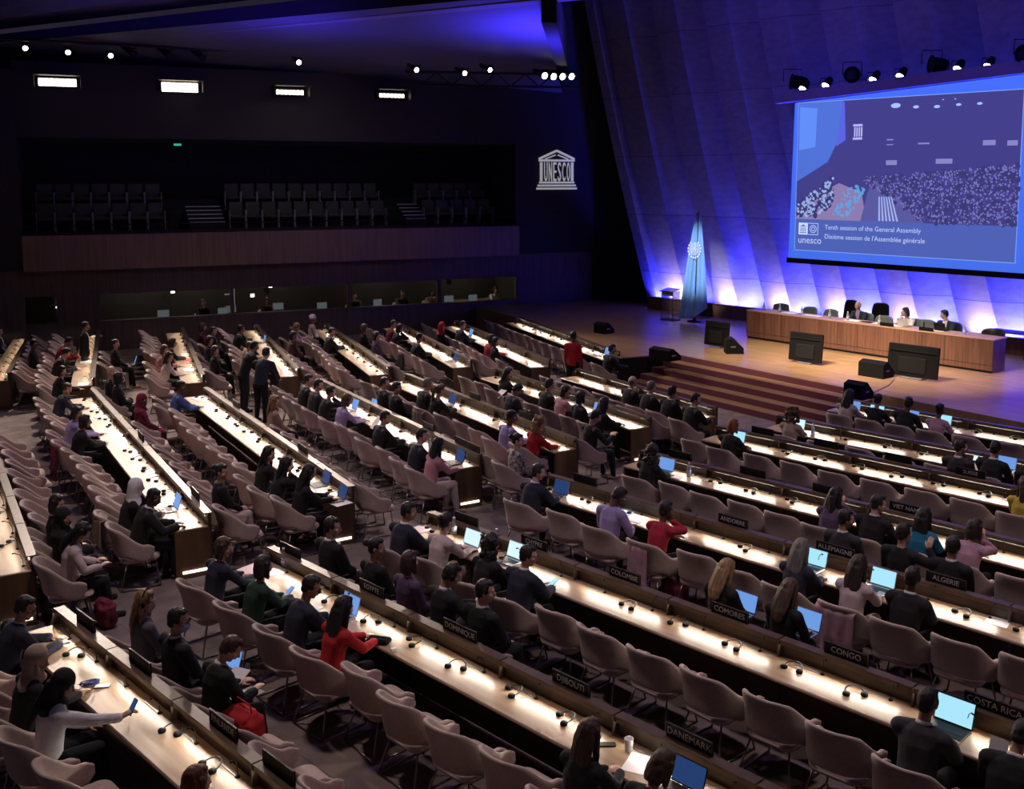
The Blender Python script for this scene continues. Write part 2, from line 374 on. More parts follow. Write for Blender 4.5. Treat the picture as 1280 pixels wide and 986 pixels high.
def top_mesh(pose, fem, kind):
    J = skeleton(pose, fem); mb = MB(); inf = .016 if kind == 'jacket' else .010
    torso(mb, J, fem, inf)
    sp = J['spine']
    if kind == 'jacket':
        u = (sp[4] - sp[3]).normalized()
        for S in ('shR', 'shL'): mb.ball(J[S] + u * .012, (.070, .066, .052))
    for key, shk in (('rh', 'shR'), ('lh', 'shL')):
        S, E_, W_ = J[shk], J['el' + key], J['wr' + key]; g = (.88 if fem else 1); x = inf + .006
        W2 = E_.lerp(W_, .93)
        mb.capsule(S, E_, .056 * g + x, .044 * g + x, 12); mb.capsule(E_, W2, .043 * g + x, .032 * g + x, 12)
    me = fuse(mb, .0095, 5, .5, 'jacket' if kind == 'jacket' else 'top', 2)
    # the shirt shows in the V of an open jacket
    u = (sp[4] - sp[2]).normalized(); f = u.cross(Vector((1, 0, 0))); f = f if f.y > 0 else -f
    for v in me.vertices:
        n_ = noise.noise(v.co * 9) * .006 + noise.noise(v.co * 26) * .003; v.co += v.normal * n_
    if kind == 'jacket':
        for p in me.polygons:
            q = p.center - sp[2]; h = q.dot(u)
            if q.dot(f) > .045 and abs(p.center.x) < .005 + .30 * max(0, h - .02) and abs(p.center.x) < .062 and h > .02: p.material_index = 1
    return me
def legs_mesh(pose, fem, kind):
    J = skeleton(pose, fem); mb = MB(); x = .012; sp = J['spine']
    mb.ball(sp[0] + Vector((0, -.005, -.03)), (.168, .118, .098))
    if kind == 'skirt' and not J['stand']:
        mb.tube([sp[0] + Vector((0, .0, -.02)), sp[0] + Vector((0, .2, -.01)), J['legR'][1] * .5 + J['legL'][1] * .5 + Vector((0, .04, .0)), J['legR'][1] * .5 + J['legL'][1] * .5 + Vector((0, .07, -.16))], [(.16, .1), (.18, .09), (.19, .07), (.18, .06)], 16)
        for n in 'RL': h, kn, an = J['leg' + n]; mb.capsule(kn, an + Vector((0, 0, .25)), .062, .06, 12)
    else:
        for n in 'RL':
            h, kn, an = J['leg' + n]; mb.capsule(h, kn, .090 + x, .062 + x, 14); mb.capsule(kn, an + Vector((0, 0, .0)), .062 + x, .05, 12)
    me = fuse(mb, .0105, 4, .5, 'skirt' if kind == 'skirt' else 'trousers', 1)
    for v in me.vertices: v.co += v.normal * (noise.noise(v.co * 12) * .006)
    return me
def shoe_mesh(pose, fem, n):
    J = skeleton(pose, fem); h, kn, an = J['leg' + n]; mb = MB()
    mb.capsule(an + Vector((0, -.04, -.042)), an + Vector((0, .16, -.055)), .046, .038, 12); mb.box(an + Vector((0, .05, -.08)), (.075, .26, .02)); mb.ball(an + Vector((0, -.03, -.01)), (.045, .05, .04))
    return fuse(mb, .011, 2, .6, 'shoe', 1)
def collar_mesh(pose, fem):
    J = skeleton(pose, fem); n0, n1 = J['neck']; mb = MB(); d = (n1 - n0).normalized(); r = .064 if not fem else .056
    ex = Vector((1, 0, 0)); ey = d.cross(ex); N = 20; vs = []
    for q in range(N):
        a = 2 * PI * q / N; c = ex * math.cos(a) + ey * math.sin(a); dip = -.018 * max(0, c.y)
        for rr, zz in ((r + .010, -.012), (r + .004, .030), (r - .004, .030), (r - .004, -.012)): vs.append(n0 + c * rr + d * (zz + dip))
    mb._add(vs, [(q * 4 + i, ((q + 1) % N) * 4 + i, ((q + 1) % N) * 4 + (i + 1) % 4, q * 4 + (i + 1) % 4) for q in range(N) for i in range(4)])
    return mb.mesh('collar', [M_black], True)
def hair_mesh(kind):
    mb = MB(); cap = lambda g=0.0: mb.ball((0, -.022, .034), (.080 + g, .093 + g, .100 + g), nu=22, nv=14)
    v, namp, sc = .0075, .006, 40
    if kind == 'short': cap(); mb.ball((0, -.055, -.02), (.070, .050, .060)); mb.ball((0, .03, .098), (.052, .045, .032)); [mb.ball((s * .072, -.01, .02), (.014, .035, .045)) for s in (-1, 1)]
    elif kind == 'thin': mb.ball((0, -.028, .012), (.080, .085, .06)); mb.ball((0, -.06, -.02), (.066, .045, .055))
    elif kind == 'bob':
        cap(.006); mb.tube([(0, -.05, .06), (0, -.058, -.02), (0, -.05, -.10), (0, -.045, -.135)], [(.085, .05), (.092, .055), (.088, .05), (.07, .035)], 18)
        for s in (-1, 1): mb.capsule((s * .074, -.005, .05), (s * .082, .012, -.10), .030, .026)
        mb.ball((0, .03, .10), (.055, .045, .03))
    elif kind in ('long', 'longside'):
        cap(.006); w = .10 if kind == 'long' else .085
        mb.tube([(0, -.05, .06), (0, -.072, -.04), (0, -.088, -.16), (0, -.095, -.26), (0, -.088, -.33), (0, -.08, -.36)], [(.085, .05), (w, .055), (w + .01, .045), (w, .038), (.075, .03), (.04, .02)], 18)
        for s in (-1, 1): mb.capsule((s * .074, -.01, .05), (s * .088, .0, -.14), .030, .028); mb.capsule((s * .088, .0, -.14), (s * .085, .02, -.25), .028, .02)
        mb.ball((0, .03, .10), (.055, .045, .03)); namp, sc = .009, 22
    elif kind == 'wavy':
        cap(.016); rr = random.Random(3)
        for q in range(46):
            a = rr.uniform(PI * .95, PI * 2.05); z = rr.uniform(-.24, .08); w = .095 + .03 * max(0, -z); mb.ball((w * math.cos(a), -.02 + w * .8 * math.sin(a) * .9, z), rr.uniform(.028, .04))
        namp, sc = .012, 30
    elif kind == 'curly':
        cap(.012); rr = random.Random(5)
        for q in range(90):
            a = rr.uniform(PI * .92, PI * 2.08); z = rr.uniform(-.15, .12); w = (.105 if z < .05 else .085); mb.ball((w * 1.05 * math.cos(a), -.01 + w * math.sin(a), z), rr.uniform(.022, .034))
        namp, sc = .012, 45
    elif kind == 'bun': cap(); mb.ball((0, -.055, -.02), (.066, .046, .056)); mb.ball((0, -.135, .05), (.046, .042, .044)); mb.ball((0, .03, .10), (.05, .045, .03))
    elif kind == 'tail':
        cap(); mb.ball((0, -.055, -.02), (.066, .046, .056)); mb.tube([(0, -.10, .06), (0, -.15, .03), (0, -.155, -.08), (0, -.13, -.22), (0, -.12, -.28)], [.028, .034, .034, .028, .01], 10); mb.ball((0, .03, .10), (.05, .045, .03))
    elif kind in ('scarf', 'scarftail'):
        mb.ball((0, -.016, .030), (.101, .106, .114), nu=22); mb.tube([(0, -.03, .02), (0, -.035, -.08), (0, -.025, -.15), (0, -.02, -.22), (0, -.01, -.25)], [(.101, .09), (.094, .09), (.105, .095), (.17, .11), (.18, .10)], 20)
        for s in (-1, 1): mb.capsule((s * .070, .03, .04), (s * .055, .045, -.095), .022, .026)
        mb.capsule((-.05, .04, -.10), (.05, .04, -.10), .026, .026)
        if kind == 'scarftail': mb.tube([(.03, -.105, .0), (.045, -.125, -.12), (.04, -.15, -.26), (.03, -.16, -.42), (.03, -.158, -.50)], [(.05, .03), (.062, .028), (.07, .024), (.062, .02), (.05, .014)], 14)
        namp, sc = .003, 14
    elif kind == 'wrap': mb.ball((0, -.02, .055), (.098, .110, .095), nu=22); mb.ball((0, -.07, .07), (.06, .06, .06)); namp, sc = .006, 25
    me = fuse(mb, v, 3, .5, 'headscarf' if 'scarf' in kind or kind == 'wrap' else 'hair', 1)
    for vt in me.vertices: vt.co += vt.normal * noise.noise(Vector((vt.co.x * sc * 1.6, vt.co.y * sc * 1.6, vt.co.z * sc * .5))) * namp
    return me
HAIRC = {}
def hairmat(nm, c): return mat('hair ' + nm, c, .55, noise_amt=.55, nscale=60, stretch=(1, 1, .12), bump=.5, bscale=140)
HC = {'black': hairmat('black', (.012, .010, .010)), 'dark': hairmat('dark brown', (.030, .018, .012)), 'brown': hairmat('brown', (.085, .045, .025)), 'blond': hairmat('blond', (.34, .20, .09)), 'ginger': hairmat('ginger', (.30, .10, .03)), 'auburn': hairmat('auburn', (.18, .06, .03)), 'grey': hairmat('grey', (.20, .18, .17)), 'white': hairmat('white', (.62, .58, .55)), 'plum': hairmat('plum', (.06, .02, .025))}
SK = {'l': mat('light skin', (.60, .36, .27), .5), 'm': mat('tan skin', (.42, .23, .15), .5), 'd': mat('brown skin', (.13, .065, .04), .5)}
M_eye, M_iris, M_lip = mat('eye white', (.75, .72, .7), .3), mat('iris', (.02, .012, .01), .2), mat('lips', (.36, .12, .10), .45)
def cloth(nm, c, pat=None):
    if pat: return mat('cloth ' + nm, c, .9, col2=pat, nscale=22, bump=.2, bscale=90)
    return mat('cloth ' + nm, c, .9, noise_amt=.25, nscale=9, bump=.25, bscale=70)
CL = {n: cloth(n, c) for n, c in dict(black=(.012, .012, .014), navy=(.018, .022, .045), grey=(.10, .10, .12), charcoal=(.035, .035, .042), red=(.52, .018, .025), crimson=(.42, .02, .05), green=(.015, .05, .035), lilac=(.36, .29, .56), pink=(.62, .32, .36), pale=(.62, .50, .50), white=(.84, .80, .84), teal=(.01, .17, .30), yellow=(.55, .42, .06), beige=(.42, .31, .24), purple=(.10, .06, .12), maroon=(.20, .02, .05), blue=(.05, .10, .32), brown=(.12, .06, .04), rose=(.52, .30, .38)).items()}
CL['maroonprint'] = cloth('maroon print', (.30, .03, .09), (.09, .015, .03)); CL['pinkprint'] = cloth('pink print', (.55, .28, .30), (.18, .06, .06)); CL['stripe'] = cloth('striped', (.6, .56, .56), (.03, .03, .04))
CACHE = {}
PERSON = {}
def cached(fn, *a):
    k = (fn.__name__,) + a
    if k not in CACHE: CACHE[k] = fn(*a)
    return CACHE[k]
GLASSES = MB()
for s in (-1, 1):
    GLASSES.tube([(s * .031 + .024 * math.cos(2 * PI * q / 14), .100, .010 + .019 * math.sin(2 * PI * q / 14)) for q in range(15)], .002, 5); GLASSES.tube([(s * .055, .098, .014), (s * .080, .04, .012), (s * .083, -.01, .004)], .002, 5)
GLASSES.tube([(-.008, .102, .014), (.008, .102, .014)], .002, 5); ME_GLASS = GLASSES.mesh('glasses', [M_black])
HP = MB(); HP.tube([(.090 * math.cos(R(a)), -.005, .035 + .108 * math.sin(R(a))) for a in range(-15, 196, 15)], [(.010, .005)] * 15, 6)
for s in (-1, 1): HP.ball((s * .093, -.003, -.004), (.018, .034, .036))
ME_HP = HP.mesh('headphones', [M_black], True)
ME_MASK = MB(); ME_MASK.ball((0, .060, -.048), (.062, .058, .048)); ME_MASK = ME_MASK.mesh('face_mask', [mat('face mask blue', (.35, .45, .72), .9)], True)
def head_offset(pose, fem):
    J = cached(skeleton, pose, fem); return J['head'].translation.copy()
def person(p, ang, sex, pose, hair, hc, kind, top, bottom, skin, label, extras=(), shirt='white', group=None, shoes=False, z=0):
    fem = sex == 'f'
    if pose in ('type', 'desk', 'lap', 'back') : pass
    o = empty('person', (p.x, p.y, z), ang - PI / 2, uniq(label), 'person', group)
    J = cached(skeleton, pose, fem)
    PERSON[label] = (o, J, ang)
    place('body', cached(body_mesh, pose, fem), (SK[skin], M_eye, M_iris, M_lip), o)
    tk = 'jacket' if kind == 'j' else 'top'
    place(tk, cached(top_mesh, pose, fem, tk), (CL[top], CL[shirt]), o)
    lk = 'skirt' if kind == 's' else 'trousers'
    place(lk, cached(legs_mesh, pose, fem, lk), (CL[bottom],), o)
    if kind == 'j': place('collar', cached(collar_mesh, pose, fem), (CL[shirt],), o)
    if hair:
        hm = CL[hc] if hc in CL and ('scarf' in hair or hair == 'wrap') else HC[hc]
        place('headscarf' if 'scarf' in hair or hair == 'wrap' else 'hair', cached(hair_mesh, hair), (hm,), o, M=J['head'])
    if 'g' in extras: place('glasses', ME_GLASS, (), o, M=J['head'])
    if 'h' in extras: place('headphones', ME_HP, (), o, M=J['head'])
    if 'k' in extras: place('face_mask', ME_MASK, (), o, M=J['head'])
    if shoes:
        for n in 'RL': place('shoe', cached(shoe_mesh, pose, fem, n), (CL['black'],), o)
    return o
# ---------------------------------------------------------------- who sits where
# row, side (D at the desk, A on the chairs before the panel), head pixel, build, pose, hair, hair colour, kind, top, bottom, skin, label, extras
PEOPLE = [
('C1','D',32,760,'m','writeR','short','black','j','navy','black','m','person in dark suit writing on white paper at the corner desk','g'),
('C1','D',26,836,'f','deskR','scarf','beige','t','black','black','m','person in beige headscarf and black clothes at the corner desk',''),
('C1','D',58,855,'f','reach','scarftail','black','t','white','black','m','person in black headscarf and white blouse reaching out with a phone',''),
('C1','D',246,978,'f','desk','bob','auburn','t','black','black','l','person with auburn hair at the bottom edge of the corner desk',''),
('C1','A',175,754,'f','lapR','long','blond','t','grey','black','l','person with long blonde hair wearing black headphones in grey top','h'),
('C1','A',221,776,'m','lapR','short','black','j','black','black','m','person in dark suit wearing glasses and a blue face mask','gk'),
('C1','A',262,820,'f','read','short','brown','j','black','black','l','person with short brown hair in black jacket reading white sheets',''),
('C2','D',252,692,'f','deskR','bob','brown','t','navy','black','l','person with wavy brown hair in dark navy top, leftmost at the DOMINIQUE row',''),
('C2','D',295,718,'f','desk','bob','dark','t','green','black','l','person in dark green sweater holding a blue phone at the desk',''),
('C2','D',375,738,'m','writeR','short','black','t','navy','black','m','person in navy sweater and glasses turning right beside the red sweater','g'),
('C2','D',406,768,'f','type','long','black','t','red','black','l','person in bright red sweater with black hair before an open laptop',''),
('C2','D',736,918,'f','desk','long','brown','t','black','black','l','person with long brown hair in black beside the paper cup',''),
('C2','D',793,980,'f','write','bob','brown','t','black','black','l','person with brown hair at the bottom edge near the blue laptop',''),
('C2','A',421,700,'f','lapR','bun','black','t','black','black','m','person in black with dark bun sitting before the left panels of the DOMINIQUE desk',''),
('C2','A',374,670,'m','lapR','short','black','j','black','black','l','person in black suit sitting at the left end of the DOMINIQUE panels',''),
('C2','A',488,717,'f','lap','bob','plum','t','purple','black','l','person with dark plum hair in purple top behind the EGYPTE plate',''),
('C2','A',523,725,'m','phone','short','black','j','black','black','m','person in dark suit with earpiece holding up a lit phone','h'),
('C2','A',572,752,'m','lapR','short','black','j','black','black','l','person in dark suit directly behind the DOMINIQUE plate, hand on knee',''),
('C3','D',476,650,'m','deskR','short','black','j','navy','black','m','person in dark navy suit at the left end of the CONGO row',''),
('C3','D',557,652,'f','type','bun','black','t','pale','beige','l','person in pale pink sweater with short black hair at a laptop',''),
('C3','D',588,692,'f','desk','wavy','black','t','black','black','l','person with long wavy black hair at the CONGO row',''),
('C3','D',643,697,'m','deskR','short','black','j','navy','black','l','person in navy suit and glasses looking at a small lit phone','g'),
('C3','D',1157,880,'m','type','short','black','j','charcoal','black','m','person in dark suit typing on a bright laptop near COSTA RICA',''),
('C3','D',1270,928,'m','write','short','black','j','black','black','m','person in black at the bottom right corner holding a sheet',''),
('C3','A',896,718,'f','laptop_lap','long','blond','t','black','black','l','person with blonde hair in black, laptop on lap, behind the COMORES plate',''),
('C3','A',973,745,'f','laptop_lap','long','brown','t','black','black','l','person with light brown hair in black, laptop on lap, left of CONGO plate',''),
('C4','D',655,595,'m','deskR','short','dark','j','navy','black','l','person in blue grey suit at the left end of the ALGERIE row',''),
('C4','D',746,629,'m','read','short','black','t','lilac','black','d','person in lilac shirt reading blue and white papers',''),
('C4','D',828,639,'f','chin','short','black','t','crimson','black','d','person in crimson red jacket resting head on hand',''),
('C4','D',998,688,'f','type','long','grey','t','navy','black','l','person with long grey hair typing at a bright laptop',''),
('C4','D',1062,713,'f','type','long','dark','t','pale','beige','l','person in pale pink jacket and lilac scarf at a bright laptop',''),
('C4','D',1138,724,'m','desk','short','black','j','black','black','d','broad person in black suit seen from behind, left of the white sheet',''),
('C4','A',1030,661,'m','lapR','short','black','j','charcoal','black','m','person with short black hair behind the ALLEMAGNE plate',''),
('C4','A',1088,690,'m','armup','short','black','t','black','black','l','person in black raising the right hand to the ear behind the ALGERIE desk',''),
('C4','A',1163,696,'m','lap','short','black','j','black','black','m','person with black hair directly behind the ALGERIE plate',''),
('C5','D',798,570,'f','type','wavy','black','t','black','black','l','person in black typing at a blue laptop, left end of the VIET NAM row',''),
('C5','D',1014,634,'f','chin','long','black','t','purple','black','l','person with long black hair in purple top, chin on hand',''),
('C5','D',1079,637,'m','deskR','short','black','j','black','black','l','person in black suit beside the white sheet left of VIET NAM',''),
('C5','D',1155,646,'f','desk','long','black','j','teal','black','l','person in teal blue jacket with black hair under the VIET NAM plate',''),
('C5','D',1219,661,'f','chin','bob','dark','t','rose','black','l','person in rose pink jacket leaning on both elbows',''),
('C6','D',900,537,'f','type','bob','ginger','t','black','black','l','person with reddish blonde hair in black typing at a laptop',''),
('C6','D',1270,612,'f','deskL','long','brown','t','yellow','black','l','person in yellow top at the right edge of the photo',''),
('C6','A',1177,569,'m','lapR','short','dark','j','charcoal','black','l','person in dark jacket in profile left of the SUISSE plate',''),
('C6','A',1263,590,'m','lap','short','black','j','black','black','m','person in black right of the SUISSE plate, head against a laptop',''),
('C7','D',963,525,'f','deskL','curly','brown','t','beige','black','l','person with curly brown hair in beige jacket beside a white laptop',''),
('C7','D',1240,563,'m','type','short','black','j','black','black','l','person in black typing at a blue laptop at the right edge',''),
('C8','D',1047,503,'f','type','long','black','t','pale','black','l','person with long black hair, leftmost at the front desk row',''),
('C8','D',1080,504,'f','type','bun','black','t','black','black','m','person in black with dark bun and red bag at the front desk',''),
('C8','D',1124,508,'m','type','short','black','t','black','black','d','person in black with cropped hair at the front desk row',''),
('C8','D',1165,512,'f','type','bun','black','t','rose','black','d','person in mauve top, rightmost of the four at the front desk',''),
('B0','A',32,650,'f','lapR','scarf','black','t','black','black','m','person in black headscarf on the last chair before the left edge desk',''),
('B0','A',60,672,'f','read','long','black','t','pale','black','l','person in pale blouse with long black hair writing on the lap',''),
('B0','A',22,640,'f','lapR','bob','dark','t','black','black','m','person with dark hair partly behind the person in black headscarf',''),
('B1','D',84,486,'f','writeR','short','brown','t','navy','black','l','person with short brown hair in navy at the white-lit middle desk',''),
('B1','D',78,518,'f','deskR','bob','dark','t','lilac','black','l','person in lilac shirt beside the patterned chair scarf',''),
('B1','D',94,528,'f','desk','bob','dark','t','black','black','l','person in black sweater at the chair draped with a patterned scarf',''),
('B1','D',171,609,'f','desk','scarf','white','t','black','black','m','person in white headscarf with black band at the middle desk',''),
('B1','D',192,621,'m','writeR','short','black','j','black','black','d','person in black suit holding a blue tablet at the desk end',''),
('B1','A',145,503,'f','lapR','scarf','maroonprint','t','maroonprint','maroonprint','d','person in maroon printed dress and head covering holding a tablet',''),
('B1','A',134,474,'f','lap','bob','black','t','black','black','d','person in black behind the person in maroon print',''),
('B1','A',243,595,'f','lapR','bun','black','t','black','pale','m','person in black top and pale trousers with a maroon handbag',''),
('B2','D',221,484,'m','deskR','short','black','t','blue','black','d','person in blue jacket at the left end of the desk with pink papers',''),
('B2','D',324,569,'f','deskR','long','black','t','black','black','l','person with long black hair in black, leftmost of three at the desk end',''),
('B2','D',345,583,'f','chin','long','black','t','black','black','l','person with long black hair in black, middle of three at the desk end',''),
('B2','D',386,591,'f','type','long','black','t','black','black','l','person with long black hair in black, rightmost of three at the desk end',''),
('B2','A',343,502,'f','lapR','long','blond','t','beige','black','l','blonde person in beige coat turned towards the camera',''),
('B3','D',379,476,'m','deskR','short','dark','j','black','black','l','person in black suit, leftmost at the pink blouse desk row',''),
('B3','D',393,482,'m','deskR','short','black','j','charcoal','black','l','person in grey suit, second from the left at the pink blouse row',''),
('B3','D',407,490,'f','chin','short','dark','t','black','black','l','person in black, third from the left at the pink blouse row',''),
('B3','D',417,502,'f','type','bob','brown','t','lilac','black','l','person with brown hair and lilac cardigan holding a white tablet',''),
('B3','D',460,525,'m','deskR','short','black','j','black','black','l','person in black suit reading a white sheet, pink blouse row',''),
('B3','D',493,550,'m','deskR','short','black','j','navy','black','l','person in navy suit left of the pink blouse',''),
('B3','D',522,560,'f','desk','long','black','t','pink','pale','l','person in pink blouse with long black hair at the desk end',''),
('B3','A',438,485,'m','lapR','short','black','j','black','black','l','person in black, left of two beyond the pink blouse desk panel',''),
('B3','A',452,488,'m','lapR','short','black','j','black','black','m','person in black, right of two beyond the pink blouse desk panel',''),
('B3','A',607,557,'f','lapR','bun','black','t','stripe','black','l','person in black and white striped sleeves on the aisle chair',''),
('B4','D',503,484,'m','desk','short','grey','j','black','black','l','person with grey hair in black, left end of the red dress row',''),
('B4','D',535,489,'f','type','tail','brown','t','black','black','l','person with brown ponytail in black beside a dark blue laptop',''),
('B4','D',641,522,'m','deskR','short','black','t','lilac','black','d','person in lilac blue shirt left of the curly blonde hair',''),
('B4','D',672,529,'f','deskR','curly','blond','t','red','black','l','person in red dress with curly blonde hair at the desk end',''),
('B4','A',606,492,'m','read','short','black','j','charcoal','black','l','person in dark suit reading a white sheet before the red dress row',''),
('B4','A',723,524,'m','phone','short','black','t','black','black','l','person in black holding a blue folder on the aisle chair',''),
('B5','D',629,467,'f','deskR','long','black','t','black','black','l','person with long black hair in black, left end of blue laptop row',''),
('B5','D',658,488,'m','desk','short','black','t','black','black','l','person in black with short black hair, second in blue laptop row',''),
('B5','D',684,488,'f','deskR','bob','dark','t','pink','black','l','person in pink jacket with short dark hair, blue laptop row',''),
('B5','D',671,508,'f','lap','bob','dark','t','black','black','l','person in black with brown hair nearest the pink jacket',''),
('B5','D',714,506,'f','type','long','black','t','black','black','l','person with long black hair beside the tall lit screen',''),
('B6','D',784,478,'m','desk','thin','grey','j','black','black','l','balding person in dark suit below the left end of the steps',''),
('B6','D',811,485,'m','desk','short','grey','j','black','black','l','person in dark suit, second from the left below the steps',''),
('B6','D',838,489,'m','desk','short','black','j','black','black','m','person in black, third from the left below the steps',''),
('B6','D',857,501,'m','deskR','short','black','j','black','black','l','person in black, rightmost below the steps at the short desk',''),
('A0','D',4,414,'m','lapR','short','black','j','black','black','l','person in dark suit at the left edge near the booths',''),
('A0','A',32,431,'m','lapR','short','black','t','black','black','d','person in black on the far chairs at the left edge',''),
('A1','D',86,427,'m','write','short','dark','t','crimson','black','l','person in dark red bending over the far left desk',''),
('A1','D',83,441,'m','write','short','dark','j','black','black','l','person in black bending over papers, far left desk',''),
('A1','D',78,464,'f','deskR','bob','black','t','black','black','l','person in black nearest the end of the far left desk',''),
('A1','A',134,465,'m','lapR','thin','white','t','black','black','l','bald person in black before the far left panel',''),
('A1','A',145,430,'f','lapR','bun','black','t','black','black','l','person in black with white hair clip behind the bald person',''),
('A2','D',206,437,'f','deskR','bob','brown','t','pinkprint','black','l','person in pink printed top at the third far desk',''),
('A2','D',212,446,'f','deskR','long','black','t','pale','black','l','person with black hair in pale blouse near red papers',''),
('A2','D',221,428,'f','desk','bob','brown','t','black','black','l','person in black beyond the pink printed top',''),
('A2','A',252,409,'f','lap','bob','brown','t','maroon','black','l','person in maroon behind the far desk, nearest the booths',''),
('A2','A',267,414,'m','lapR','short','black','j','black','black','l','person in black right of the person in maroon',''),
('A2','A',255,426,'f','lapR','bob','dark','t','navy','black','l','person in navy before the third far desk panel',''),
('A2','A',269,438,'f','lapR','bob','brown','t','black','black','l','person with brown hair in black left of the standing men',''),
('A3','D',291,412,'m','desk','short','black','j','black','black','m','person in black suit near the booths behind the standing men',''),
('A3','D',303,428,'f','deskR','bob','brown','t','beige','black','l','person in beige behind the standing men',''),
('A3','D',290,434,'m','lapR','short','brown','j','charcoal','black','l','person with reddish face left of the standing men',''),
('A3','A',355,420,'f','lapR','bob','dark','t','brown','black','m','person in brown before the fourth far desk panel',''),
('A3','A',385,408,'f','phone','bob','blond','t','rose','black','l','person with fair hair in rose holding up a sheet',''),
('A4','D',415,415,'m','deskR','short','black','j','black','black','l','person in black at the far end of the headset-lined desk',''),
('A4','D',419,397,'m','lap','wrap','white','t','pale','black','d','person in white head wrap by the booth wall',''),
('A4','A',441,411,'f','lap','bob','brown','t','black','black','l','person in black right of the white head wrap',''),
('A4','A',453,421,'f','lapR','bob','dark','t','purple','black','l','person in dark purple before the headset-lined desk',''),
('A5','D',488,407,'m','deskR','short','dark','t','maroon','black','l','person in maroon at the sixth far desk',''),
('A5','D',497,409,'f','chin','bob','dark','t','black','black','l','person in black right of maroon at the sixth far desk',''),
('A5','D',512,423,'m','desk','short','black','j','black','black','m','person in black suit left of the dark coat chair',''),
('A5','A',552,408,'f','lapR','scarf','red','t','black','black','l','person in red headscarf near the booth wall',''),
('A6','D',579,406,'m','deskR','short','black','j','navy','black','l','person in navy suit facing a small lit laptop',''),
('A6','D',595,427,'f','lapR','bob','dark','t','black','black','l','person in black behind white papers, seventh far desk',''),
('A6','D',616,425,'f','deskR','bob','dark','t','crimson','black','l','person in dark red at the seventh far desk',''),
('A7','D',741,438,'m','deskR','short','black','j','black','black','m','person in black at the desk end right of the standing person in red',''),
]
for _q in PEOPLE:
    _f = _q[4] == 'f'
    cached(body_mesh, _q[5], _f); cached(top_mesh, _q[5], _f, 'jacket' if _q[8] == 'j' else 'top'); cached(legs_mesh, _q[5], _f, 'trousers'); cached(hair_mesh, _q[6])
    if _q[1] == 'A' and _q[0][0] in 'CB':
        for _n in 'RL': cached(shoe_mesh, _q[5], _f, _n)
# ---------------------------------------------------------------- the setting
def struct(o): o['kind'] = 'structure'; return o
WD = Vector((math.cos(R(25)), math.sin(R(25)), 0)); WN = Vector((-WD.y, WD.x, 0)); W0 = Vector((-15.5, 34.5, 0))
def wall_pt(t, d=0, z=0): p = W0 + WD * t + WN * d; return Vector((p.x, p.y, z))
def wall_box(mb, t0, t1, d0, d1, z0, z1):
    c = wall_pt((t0 + t1) / 2, (d0 + d1) / 2, (z0 + z1) / 2); mb.box(c, (t1 - t0, d1 - d0, z1 - z0), R(25))
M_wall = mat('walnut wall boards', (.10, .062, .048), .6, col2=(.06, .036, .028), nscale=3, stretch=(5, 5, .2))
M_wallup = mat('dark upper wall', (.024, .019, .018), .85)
M_ceil = mat('painted ceiling board', (.09, .09, .11), .85)
M_beam = mat('dark ceiling beam', (.10, .09, .10), .8)
M_bdark = mat('balcony black paint', (.018, .018, .018), .9)
mb = MB(); mb.prism([(-40, -6), (45, -6), (45, 50), (-40, 50)], -.3, 0); struct(mb.build('floor', M_carpet))
# back wall with the interpreters' booths and the balcony above
mb = MB()
wall_box(mb, -12, 18.9, 0, .35, 0, 1.0)
wall_box(mb, -12, 18.9, -.02, .35, 1.92, 2.8)
wall_box(mb, -12, -1.9, 0, .35, 1.0, 1.92); wall_box(mb, -.95, .35, 0, .35, 1.0, 1.92); wall_box(mb, 15.6, 18.9, 0, .35, 1.0, 1.92)
for t in (4.6, 8.8, 12.3): wall_box(mb, t, t + .12, .05, .3, 1.0, 1.92)
struct(mb.build('wall_back', M_wall))
mb = MB()
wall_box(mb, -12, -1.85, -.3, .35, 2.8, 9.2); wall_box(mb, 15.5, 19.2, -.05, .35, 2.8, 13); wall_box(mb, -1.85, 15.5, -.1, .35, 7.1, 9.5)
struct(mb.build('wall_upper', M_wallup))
mb = MB(); wall_box(mb, -1.85, 15.5, -.42, -.26, 2.78, 3.93); o = mb.build('balcony_parapet', mat('parapet walnut', (.20, .125, .10), .6, col2=(.14, .085, .07), nscale=3, stretch=(5, 5, .2))); tag(o, 'long brown wooden balcony parapet above the interpreters booths', 'parapet')
mb = MB(); wall_box(mb, -1.85, 15.5, -.26, 1.5, 2.8, 4.0); wall_box(mb, -1.85, 15.5, 1.5, 2.6, 2.8, 4.65); wall_box(mb, -1.85, 15.5, 2.6, 5.2, 2.8, 5.0)
struct(mb.build('trim_balcony', M_bdark))
mb = MB(); wall_box(mb, -1.95, 15.6, 5.0, 5.2, 2.8, 9.2); wall_box(mb, -2.05, -1.85, .3, 5.2, 2.8, 7.2); wall_box(mb, 15.5, 15.7, .3, 5.2, 2.8, 7.2); wall_box(mb, -1.95, 15.6, .3, 5.2, 7.1, 7.3)
struct(mb.build('wall_balcony', M_bdark))
